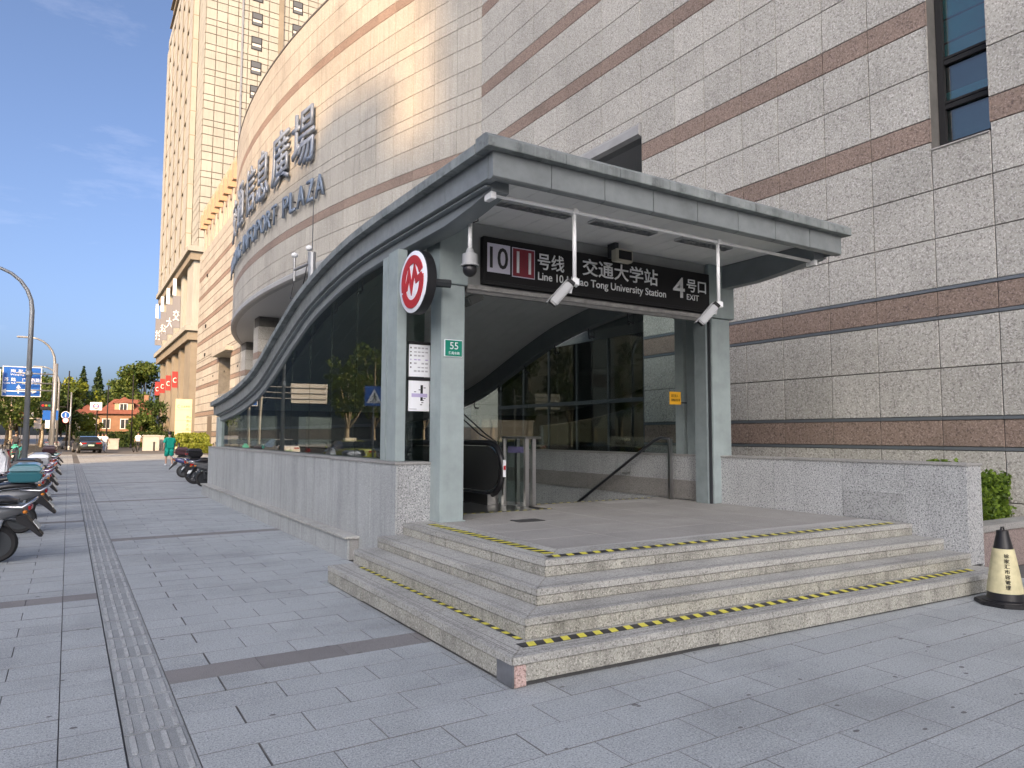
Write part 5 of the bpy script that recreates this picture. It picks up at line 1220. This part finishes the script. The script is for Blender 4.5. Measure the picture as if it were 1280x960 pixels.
# metro style board with red ring on a pole
t4, p4 = mast(120, 86, 505, 'black pole of the white ring sign'); c = atd(120, 85.7, 508); n, ux_ = facing(c); c += n*.12; M = frame(c, ux_, (0, 0, 1)); t = tag(empty('ring_sign', c), 'white square board with red ring on black pole', 'sign')
b = MB(); b.box(-.62, .62, -.45, .5, -.06, 0, M=M); b.build('board', WHT, t); b = MB()
for qd in ribbon([(.27*math.cos(R_(a)), .27*math.sin(R_(a))+.02) for a in range(0, 361, 15)], .10): b.prism([(v.x, v.y) for v in qd], .002, .01, lambda a, d, e: M @ Vector((a, d, e)))
b.build('ring', RED, t); MB().box(-.34, .34, -.03, .07, .011, .016, M=M).build('bar', BLUE, t)
# big blue direction sign on its mast arm
BS = tag(empty('direction_sign', atd(30, 45)), 'big blue road direction sign with white place names', 'sign')
c0 = atd(1.5, 45, 495); c1 = atd(53.5, 45, 457); n, ux_ = facing((c0+c1)/2); w_ = (c1-c0).dot(ux_); h_ = c1.z-c0.z; M = frame(c0, ux_, (0, 0, 1))
MB().box(0, w_, 0, h_, -.06, 0, M=M).build('panel', mat('sign_edge', (.7, .72, .74), .4), BS); MB().box(.05, w_-.05, .05, h_-.05, .001, .006, M=M).build('face', BLUE, BS)
for tx, x, y, w, h in (('宛 平 路', .20, .79, .52, .11), ('Wanping Rd', .20, .68, .48, .07), ('苏 路', .05, .50, .30, .12), ('ngsu Rd.', .03, .40, .32, .07), ('广元西路', .50, .50, .46, .12), ('Guangyuan Rd.W', .50, .40, .47, .07)): lettering('lettering', tx, M, x*w_, y*h_, w*w_, h*h_, WHT, BS, .002, .012, .007)
b = MB(); b.box(.05*w_, .80*w_, .16*h_, .19*h_, .007, .010, M=M)
for xx, yy in ((.05, .175), (.82, .175)): s_ = -1 if xx < .4 else 1; b.prism([(xx*w_-s_*.12, (yy-.08)*h_), (xx*w_+s_*.14, yy*h_), (xx*w_-s_*.12, (yy+.08)*h_)], .007, .010, lambda a, d, e: M @ Vector((a, d, e)))
b.prism([(.36*w_, .28*h_), (.42*w_, .40*h_), (.48*w_, .28*h_)], .007, .010, lambda a, d, e: M @ Vector((a, d, e))); b.box(.405*w_, .435*w_, .10*h_, .30*h_, .0105, .012, M=M); b.build('arrows', WHT, BS)
pm = atd(66, 46.2); b = MB(); b.tube([(pm.x, pm.y, -.15), (pm.x, pm.y, 6.2)], .12, 10)
for yy in (466, 478, 487): e = atd(20, 45.2, yy); b.tube([(pm.x, pm.y, e.z), (e.x, e.y, e.z)], .045, 8)
b.build('mast', GALV, BS, smooth=True)
# second blue panel cut by the frame edge
B2 = tag(empty('road_sign', atd(-10, 44)), 'edge of another blue direction sign beside the big one', 'sign'); c0 = atd(-30, 44, 499); c1 = atd(.8, 44, 460); M = frame(c0, ux_, (0, 0, 1)); w2 = (c1-c0).dot(ux_)
MB().box(0, w2, 0, c1.z-c0.z, -.06, 0, M=M).build('panel', mat('sign_edge', (.7, .7, .7)), B2); MB().box(.05, w2-.05, .05, c1.z-c0.z-.05, .001, .006, M=M).build('face', BLUE, B2)
MB().tube([M @ Vector((w2*.5, 0, -.12)), M @ Vector((w2*.5, 0, -.12))-Vector((0, 0, c0.z+.15))], .08, 8).build('post', GALV, B2)
# traffic light on the arm, blue info sign, red street banners
TL = tag(empty('traffic_light', atd(58, 76)), 'dark traffic light head on an arm over the road', 'traffic light')
e0 = atd(83, 77.8, 509); e1 = atd(55, 77, 507); MB().tube([e0, e1], .06, 8).build('arm', BLACKM, TL); c = e1; n, ux_ = facing(c); M = frame(c, ux_, (0, 0, 1))
MB().box(-.35, .75, -.45, .45, .07, .35, M=M).build('housing', BLACK, TL, bevel=.03)
for k, mm in enumerate((RED, mat('amber_lens', (.3, .18, .02), .3), mat('green_lens', (.02, .2, .1), .3))):
    b = MB(); b.lathe([(.13, .351), (.12, .37)], (0, 0, 0), 14); b.v = [tuple(M @ (Vector(v)+Vector((-.1+k*.3, 0, 0)))) for v in b.v]; b.build('lens', mm, TL)
for px_, py_, w, h, m_, lab, d in ((63, 519, 1.1, .8, BLUE, 'small blue direction sign by the lamp pole', 60), (63, 530, .75, .75, WHT, 'white information board below the small blue sign', 60), (27, 519, .5, .8, RED, 'red street banner at the left kerb', 80), (37, 519, .7, .8, WHT, 'white and blue street poster beside the red banner', 80), (47, 529, .7, 1.2, mat('board_pale', (.6, .55, .52), .6), 'pale notice board among the tree trunks', 80)):
    c = atd(px_, d, py_); n, ux_ = facing(c); M = frame(c, ux_, (0, 0, 1)); t = tag(empty('street_board', c), lab, 'sign'); MB().box(-w/2, w/2, -h/2, h/2, -.04, 0, M=M).build('panel', m_, t); b = MB(); b.tube([c-n*.07-Vector((0, 0, c.z+.15)), c-n*.07+Vector((0, 0, h/2))], .04, 6); b.build('post', DARKM, t)
# crossing sign out on the island (seen in the glass) and a sign gantry turned away
CS = tag(empty('crossing_sign', (-4.0, 27, -.15)), 'blue pedestrian crossing sign mirrored in the entrance glass', 'sign')
vx = 2*3.45+4.0; v0 = onx(467, 495, vx); cy_, cz_ = v0.y, v0.z; MB().tube([(-4.0, cy_+.06, -.15), (-4.0, cy_+.06, cz_+.4)], .045, 8).build('post', GALV, CS); MB().box(-4.42, -3.58, cy_-.02, cy_, cz_-.42, cz_+.42).build('panel', BLUE, CS, bevel=.01)
b = MB(); b.prism([(-.33, -.30), (.33, -.30), (0, .30)], -.021, -.026, lambda a, d, e: (-4+a, cy_+e, cz_+d)); b.build('triangle', WHT, CS); b = MB()
b.ball((-4, cy_-.03, cz_+.09), .035, 8, 6)
for pth in ([(.0, .06), (-.02, -.08)], [(-.02, -.08), (-.1, -.2)], [(-.02, -.08), (.08, -.2)], [(0, .03), (-.1, -.05)], [(0, .03), (.09, -.04)]): b.tube([(-4+x, cy_-.03, cz_+z) for x, z in pth], .02, 6)
for k in range(4): b.box(-4.2+k*.11, -4.15+k*.11, cy_-.032, cy_-.027, cz_-.28, cz_-.21)
b.build('walker', BLACK, CS)
GS = tag(empty('sign_gantry', (-5, 36, -.15)), 'back of a white road sign on its bracket arms', 'sign'); gv0 = onx(388, 504, 2*3.46+8); gv1 = onx(421, 477, 2*3.46+8); gy = gv0.y
MB().box(-9.3, -6.6, gy, gy+.05, gv0.z, gv1.z+.2).build('panel', mat('sign_back', (.5, .51, .52), .5), GS); b = MB()
for z in (gv0.z+.3, (gv0.z+gv1.z)/2+.1, gv1.z-.1): b.tube([(-9.2, gy-.05, z), (-4.5, gy-.05, z)], .04, 6)
b.tube([(-4.5, gy-.05, -.15), (-4.5, gy-.05, gv1.z+.5)], .1, 8); b.build('bracket', GALV, GS)
# ------------------------------------------------------------------ people
SKIN = mat('skin', (.42, .26, .19), .55); HAIR = mat('hair_black', (.012, .011, .010), .5)
def person(loc, rz, label, topm, botm, shorts=False, h=1.70, stride=.2, armout=.1, shoe=BLACK, item=None):
    t = tag(empty('person'), label, 'person', None); k = h/1.70
    V_ = {'pelvis': (0, 0, .92), 'belly': (0, 0, 1.08), 'chest': (.01, 0, 1.28), 'neck': (.01, 0, 1.44), 'head0': (.03, 0, 1.52), 'head': (.04, 0, 1.62)}
    for s_, n_ in ((1, 'L'), (-1, 'R')):
        st = stride*s_
        V_ |= {'hip'+n_: (0, .095*s_, .88), 'knee'+n_: (.06+st*.55, .10*s_, .49), 'ank'+n_: (st-.04*(st < 0), .10*s_, .08), 'toe'+n_: (st+.15, .12*s_, .035), 'sho'+n_: (0, .18*s_, 1.38), 'elb'+n_: (-st*.5-.02, (.22+armout)*s_, 1.12), 'wri'+n_: (-st*.8+.08, (.24+armout)*s_, .88), 'han'+n_: (-st*.9+.12, (.25+armout)*s_, .78)}
    E_ = [('pelvis', 'belly'), ('belly', 'chest'), ('chest', 'neck'), ('neck', 'head0'), ('head0', 'head')]
    for n_ in 'LR': E_ += [('pelvis', 'hip'+n_), ('hip'+n_, 'knee'+n_), ('knee'+n_, 'ank'+n_), ('ank'+n_, 'toe'+n_), ('chest', 'sho'+n_), ('sho'+n_, 'elb'+n_), ('elb'+n_, 'wri'+n_), ('wri'+n_, 'han'+n_)]
    rad = {'pelvis': .135, 'belly': .125, 'chest': .145, 'neck': .055, 'head0': .075, 'head': .095, 'hip': .085, 'knee': .058, 'ank': .04, 'toe': .035, 'sho': .06, 'elb': .042, 'wri': .03, 'han': .035}
    keys = list(V_); me = bpy.data.meshes.new('body'); me.from_pydata([V_[q] for q in keys], [(keys.index(a), keys.index(b)) for a, b in E_], [])
    o = bpy.data.objects.new('body', me); COL.objects.link(o); md = o.modifiers.new('s', 'SKIN'); sd = o.modifiers.new('u', 'SUBSURF'); sd.levels = 1; sd.render_levels = 1
    for i, q in enumerate(keys):
        r = rad.get(q, rad.get(q[:-1], .05)); me.skin_vertices[0].data[i].radius = (r, r*(1.25 if q in ('chest', 'belly', 'pelvis') else 1)); me.skin_vertices[0].data[i].use_root = (q == 'pelvis')
    dg = bpy.context.evaluated_depsgraph_get(); dg.update(); m2 = bpy.data.meshes.new_from_object(o.evaluated_get(dg)); bpy.data.objects.remove(o)
    m2.materials.clear()
    for mm in (SKIN, topm, botm, shoe): m2.materials.append(mm)
    for pl in m2.polygons:
        c = pl.center; pl.use_smooth = True
        idx = 0
        if c.z < .10: idx = 3
        elif c.z < .98 and abs(c.y) < .20 and not (abs(c.y) > .17 and c.z > .7): idx = 2 if (not shorts or c.z > .50) else 0
        elif c.z < 1.43 and (abs(c.y) < .20 or c.z > 1.15): idx = 1
        pl.material_index = idx
    bo = obj('body', m2, t)
    b = MB(); b.ball((.02, 0, 1.66), .105, 12, 8, sc=(1.02, .95, .88)); b.build('hair', HAIR, t, smooth=True)
    b = MB(); b.ball((.145, 0, 1.60), .018, 8, 6); b.build('nose', SKIN, t, smooth=True)
    b = MB(); b.prism([(-.19, .86), (.19, .86), (.21, 1.30), (.12, 1.44), (-.12, 1.44), (-.21, 1.30)], -.145, .155, lambda a, c, d: (d*(1 if c < 1.4 else .6), a, c)); b.build('shirt', topm, t, bevel=.05, smooth='auto')
    for s_ in (-1, 1): MB().tube([(0, .17*s_, 1.39), (-.04*s_*0-.01, (.215+armout*.5)*s_, 1.18)], [.075, .085], 10).build('sleeve', topm, t, smooth=True)
    if shorts:
        for s_ in (-1, 1): MB().tube([(0, .095*s_, .92), (.03+stride*s_*.4, .10*s_, .52)], [.12, .115], 10).build('shorts_leg', botm, t, smooth=True)
    t.scale = (k, k, k); t.location = loc; t.rotation_euler = (0, 0, rz); return t
GSH = mat('cloth_green', (.0, .30, .22), .8); WSH = mat('cloth_white', (.62, .64, .68), .8); DPT = mat('cloth_dark', (.03, .032, .04), .8); BPT = mat('cloth_blue', (.10, .14, .25), .8)
p = gz(211, 582.5); person((p.x, p.y, 0), math.atan2(p.y, p.x)+.3, 'person in green shirt and green shorts walking away', GSH, GSH, True, 1.72, .16, .06, WHT)
for px_, d, a, tm_, bm_, lab in ((123, 64, 1.2, WSH, DPT, 'person in white shirt walking past the black sedan'), (128.5, 66, 1.9, WSH, BPT, 'person in white shirt and blue trousers beside the sedan'), (132, 63, .9, WSH, WSH, 'person dressed all in white near the sedan'), (20, 62, 1.5, DPT, DPT, 'person in dark clothes standing among the parked scooters')):
    p = atd(px_, d); person((p.x, p.y, 0), a, lab, tm_, bm_, False, 1.68, .14, .03)
# cyclist
p = atd(172, 66); bc = empty('cycle')
bpy.data.objects.remove(bc)
bicycle((p.x, p.y, -.014), R_(-110), 'bicycle ridden towards the entrance across the forecourt')
person((p.x+.05, p.y-.35, .12), R_(-110), 'person in pale top and dark trousers riding the bicycle', WSH, DPT, False, 1.66, .05, .03)
# ------------------------------------------------------------------ forecourt: totem, hedges, stone blocks, bins
TT = tag(empty('totem_sign', (10, 82, 0)), 'tall cream totem sign with small orange emblem and characters', 'sign'); c = atd(228.5, 75); n, ux_ = facing(c); c.z = 0; M = frame(c, ux_, (0, 0, 1))
CRM = mat('totem_cream', (.62, .52, .34), .6, noise=.1, nscale=1); MB().box(-.80, .80, 0, 5.35, -.3, 0, M=M).build('slab', CRM, TT, bevel=.02)
b = MB()
for z in (.9, 2.0, 3.1, 4.2): b.box(-.80, .80, z, z+.02, .001, .003, M=M)
b.build('joint', TOWD, TT); OE = mat('emblem_orange', (.45, .22, .10), .5); lettering('lettering', '汇金商务', M, -.25, 4.45, .85, .22, OE, TT, .004, .01)
b = MB()
for qd in ribbon([(-.45+.14*math.cos(R_(a)), 4.56+.16*math.sin(R_(a))) for a in range(60, 301, 20)], .05): b.prism([(v.x, v.y) for v in qd], .002, .01, lambda a, d, e: M @ Vector((a, d, e)))
b.build('emblem', OE, TT)
for k, ch in enumerate('商务大楼'): lettering('lettering', ch, M, .25, 3.3-k*.42, .3, .3, OE, TT, .004, .005); lettering('lettering', '停车入口'[k], M, .55, 3.3-k*.42, .18, .18, OE, TT, .004, .005)
for k, (px_, d, r) in enumerate(((231, 66, 1.0), (237, 67, 1.2), (243, 66.5, 1.1), (249, 68, 1.3), (256, 67, 1.3), (263, 67, 1.4), (271, 66, 1.3))):
    c = atd(px_, d); hedge('round_shrub', 'yellow green clipped ball shrub below the far wall', c.x-r, c.x+r*.6, c.y-r, c.y+r, .35, 1.75, LEAF_Y, 700, .11, True, 'clipped ball shrubs below the far wall', 'shrub')
c0 = atd(226, 63); c1 = atd(277, 63); hedge('low_hedge', 'low yellow green hedge in front of the ball shrubs', c0.x, 10.6, min(c0.y, c1.y)-1, c0.y+1, -.01, .75, LEAF_Y, 2600, .10)
STN = mat('pale_stone', (.46, .44, .41), .8, noise=.15, nscale=2)
for k, (px_, d, w, h, lab) in enumerate(((189, 74, 1.5, 1.55, 'grey stone gate pier by the tower base'), (199, 76, .9, 1.5, 'narrow grey stone block beside the gate pier'), (142, 84, 1.1, 1.1, 'pale stone block near the hedge of the brick house'))):
    c = atd(px_, d); t = tag(empty('stone_block', (c.x, c.y, 0)), lab, 'stone block'); MB().box(c.x-w/2, c.x+w/2, c.y-.5, c.y+.5, -.2, h-.12).build('block', STN, t, bevel=.03); MB().box(c.x-w/2-.06, c.x+w/2+.06, c.y-.56, c.y+.56, h-.12, h).build('cap', STN, t, bevel=.02)
for k, (px_, d) in enumerate(((193, 70), (205, 71), (224, 62))):
    c = atd(px_, d); b = MB(); b.lathe([(.09, -.02), (.09, .75), (.11, .76), (.11, .82), (.03, .9)], (c.x, c.y, 0), 12); tag(b.build('bollard', DARKM, smooth='auto'), 'dark metal bollard on the sunlit forecourt', 'bollard', 'bollards on the forecourt')
# ------------------------------------------------------------------ brick house with red roof
hc = atd(140, 118); HS = tag(empty('brick_house', (hc.x, hc.y, 0)), 'orange brick house with red tiled roofs and dormers', 'house'); n, ux_ = facing(hc); M = frame((hc.x, hc.y, 0), ux_, (0, 0, 1))
BRK = mat('orange_brick', (.30, .17, .105), .85, noise=.2, nscale=1.5); STUC = mat('cream_stucco', (.42, .36, .24), .85, noise=.1, nscale=1); TILE = mat('red_tile', (.23, .085, .06), .8, noise=.3, nscale=2, bump=.4, bscale=6)
MB().box(-2.0, 6.0, -.2, 5.0, -6, 0, M=M).build('wall', BRK, HS); MB().box(-5.6, -2.0, -.2, 4.9, -6, -.6, M=M).build('side_wall', STUC, HS)
def roof_(x0, x1, z0, z1, d0, d1, ov=.5):
    b = MB(); A = [(x0-ov, z0, d1+ov), (x1+ov, z0, d1+ov), (x1+ov, z0, d0-ov), (x0-ov, z0, d0-ov)]; mid = (d0+d1)/2; r0, r1 = (x0+(d1-d0)*.35, z1, mid), (x1-(d1-d0)*.35, z1, mid)
    b.face([A[0], A[1], r1, r0]); b.face([A[1], A[2], r1]); b.face([A[2], A[3], r0, r1]); b.face([A[3], A[0], r0]); b.face(A); b.v = [tuple(M @ Vector(v)) for v in b.v]; return b.build('roof', TILE, HS)
roof_(-2.0, 6.0, 5.0, 7.6, -6, 0); roof_(-5.6, -2.0, 4.9, 6.6, -6, -.6)
MB().box(.2, 3.0, 5.4, 6.9, -3.2, -.5, M=M).build('dormer', STUC, HS); b = MB(); b.prism([(-.1, 6.85), (3.3, 6.85), (1.6, 7.9)], -3.6, -.3, lambda a, c_, d: M @ Vector((a, c_, d))); b.build('dormer_roof', TILE, HS)
for x, z, w, h in ((1.0, 5.7, 1.0, 1.0), (-1.4, 2.6, 1.0, 1.5), (1.2, 2.6, 1.2, 1.5), (3.6, 2.6, 1.0, 1.5), (-4.6, 2.8, .8, 1.4), (-3.4, 2.8, .8, 1.4), (5.0, 2.8, .7, 1.4)):
    zf = -.6 if x < -2 else (-.5 if z > 5 else 0); w_ = MB().box(x-.1, x+w+.1, z-.1, z+h+.1, zf, zf+.06, M=M).build('window', WHT, HS); MB().box(x, x+w*.46, z, z+h, zf+.061, zf+.07, M=M).build('pane', mat('house_pane', (.04, .045, .05), .1), w_); MB().box(x+w*.54, x+w, z, z+h, zf+.061, zf+.07, M=M).build('pane', mat('house_pane', (.04, .045, .05)), w_)
MB().box(2.6, 4.8, 3.9, 4.1, 0, 1.2, M=M).build('balcony', STUC, HS); MB().box(4.6, 5.3, 7.0, 8.4, -3.5, -2.9, M=M).build('chimney', BRK, HS)
c0 = atd(150, 96); hedge('dark_hedge', 'dark green hedge in front of the brick house', c0.x-5, c0.x+8, c0.y-1, c0.y+1, -.1, 1.9, LEAF_D, 2600, .16)
# trees
for px_, d, h, w, th, lm, n_, lab, nm in ((178, 135, 15.5, 11, 4, LEAF_T, 4200, 'large round green tree beside the tower base', 'broadleaf_tree'), (155, 150, 13, 9, 4, LEAF_T, 2400, 'green tree rising behind the brick house roof', 'broadleaf_tree'), (88, 125, 11.5, 9, 3, LEAF_Y, 2600, 'pale yellow green tree left of the brick house', 'broadleaf_tree'), (62, 120, 11, 9, 3, LEAF_T, 2600, 'mid green tree behind the traffic light', 'broadleaf_tree'),
    (34, 112, 11, 9, 3, LEAF_D, 2600, 'dark green tree behind the big blue sign', 'broadleaf_tree'), (8, 105, 10.5, 9, 3, LEAF_T, 2600, 'green tree behind the second blue panel', 'broadleaf_tree'), (-22, 98, 10.5, 9, 3, LEAF_T, 1800, 'green tree further along the far kerb', 'broadleaf_tree'), (176, 104, 4.6, 4.5, 1, LEAF_T, 1800, 'bushy green shrub tree right of the brick house', 'broadleaf_tree'), (104, 106, 4.6, 5, 1, LEAF_Y, 1500, 'small pale bush tree before the cream house wing', 'broadleaf_tree'), (75, 100, 7, 7, 2, LEAF_D, 2000, 'dark leafy tree behind the black arrow sign pole', 'broadleaf_tree'), (138, 140, 11.5, 9, 3, LEAF_D, 2200, 'dark tree filling the gap behind the house roof', 'broadleaf_tree'), (20, 92, 9, 8, 2.5, LEAF_T, 2200, 'full green tree behind the near street lamp', 'broadleaf_tree'), (50, 100, 9.5, 8, 2.5, LEAF_T, 2200, 'full green tree between the lamp posts', 'broadleaf_tree'), (190, 112, 7, 6, 2, LEAF_D, 1500, 'dark small tree at the foot of the tower', 'broadleaf_tree')):
    p = atd(px_, d); tree(nm, lab, p.x, p.y, h, w, th, lm, BARKD, n_, .34 if h > 8 else .24, group='trees around the crossing')
for px_, d, h in ((101, 165, 17.5), (120, 165, 17.5), (85, 160, 14.5)):
    p = atd(px_, d); tree('conifer_tree', 'pointed dark conifer rising behind the other trees', p.x, p.y, h, 8.5, 2, LEAF_C, BARKD, 1700, .38, True, 'pointed conifers behind the trees')
for px_, d, h in ((12, 78, 7.5), (34, 84, 7.5), (52, 90, 7.5), (-12, 66, 7.5)):
    p = atd(px_, d); tree('plane_tree', 'pale trunked street plane tree with open limbs at far kerb', p.x, p.y, h, 6, 2.6, LEAF_T, BARK, 1500, .20, group='plane trees with pale trunks', clumps=20)
for k in range(9):
    tree('plane_tree', 'plane tree along the opposite pavement facing the entrance', -22.5, 14+k*9, 12, 7.5, 3, LEAF_T, BARK, 1500, .24, group='plane trees across the street', clumps=22)
# ------------------------------------------------------------------ shop row across the street, plus added unseen blocks for shade and dark reflection
struct(MB().box(-40, -21, -200, 125, -.2, 0).build('far_pavement', PAVE_D))
OPP = mat('render_ochre', (.33, .30, .26), .85, noise=.2, nscale=.3); OPD = mat('render_grey', (.27, .27, .27), .85, noise=.2, nscale=.3)
def block(x0, x1, y0, y1, h, m, label, wins=True, bump=None):
    t = tag(empty('street_building', ((x0+x1)/2, (y0+y1)/2, 0)), label, 'building', 'buildings across the street'); MB().box(x0, x1, y0, y1, -.1, h).build('wall', m, t); MB().box(x0-.3, x1+.3, y0-.3, y1+.3, h, h+.6).build('parapet', STN, t)
    if bump: MB().box(x0+.2, x1-.2, bump[0], bump[1], h+.6, h+bump[2]).build('shade_bump', m, t)  # raised bump, shaped for the shadow edge it throws
    wm = MB().box(0, .08, 0, 1.6, 0, 1.7).mesh('window', mat('opp_glass', (.03, .035, .04), .1))
    z = 4.2
    while z < h-2 and z < 16 and x1 > -60:
        y = max(y0, -12)+1.5
        while y < min(y1, 60)-2: obj('window', wm, t, (x1+.001, y, z)); y += 3.6
        z += 3.4
    b = MB(); b.box(x1+.001, x1+.05, y0+.5, y1-.5, .3, 3.2); b.build('shopfront', mat('shop_dark', (.05, .05, .055), .15), t); MB().box(x1+.002, x1+.9, y0+.3, y1-.3, 3.3, 3.9).build('shop_canopy', OPD, t)
block(-122, -118, -160, -125, 114, OPD, 'unseen tall grey slab added to shade the entrance')  # thin slab out of view, added to keep the entrance in shade
block(-122, -118, -125, -90, 100.6, OPP, 'unseen ochre slab with bump added to shape the shade edge', bump=(-118, -113, 3.4))  # added lower slab; its outline sets the sun edge on the curved wall
block(-36, -25, -70, 30, 9.5, OPP, 'low ochre shop row across the street from the entrance')
block(-75, -45, 112, 270, 45, mat('render_dark_reflected', (.13, .13, .115), .85, noise=.3, nscale=.3), 'unseen long block added for a dark reflection in the glass')  # added out of view so the side glass mirrors something dark
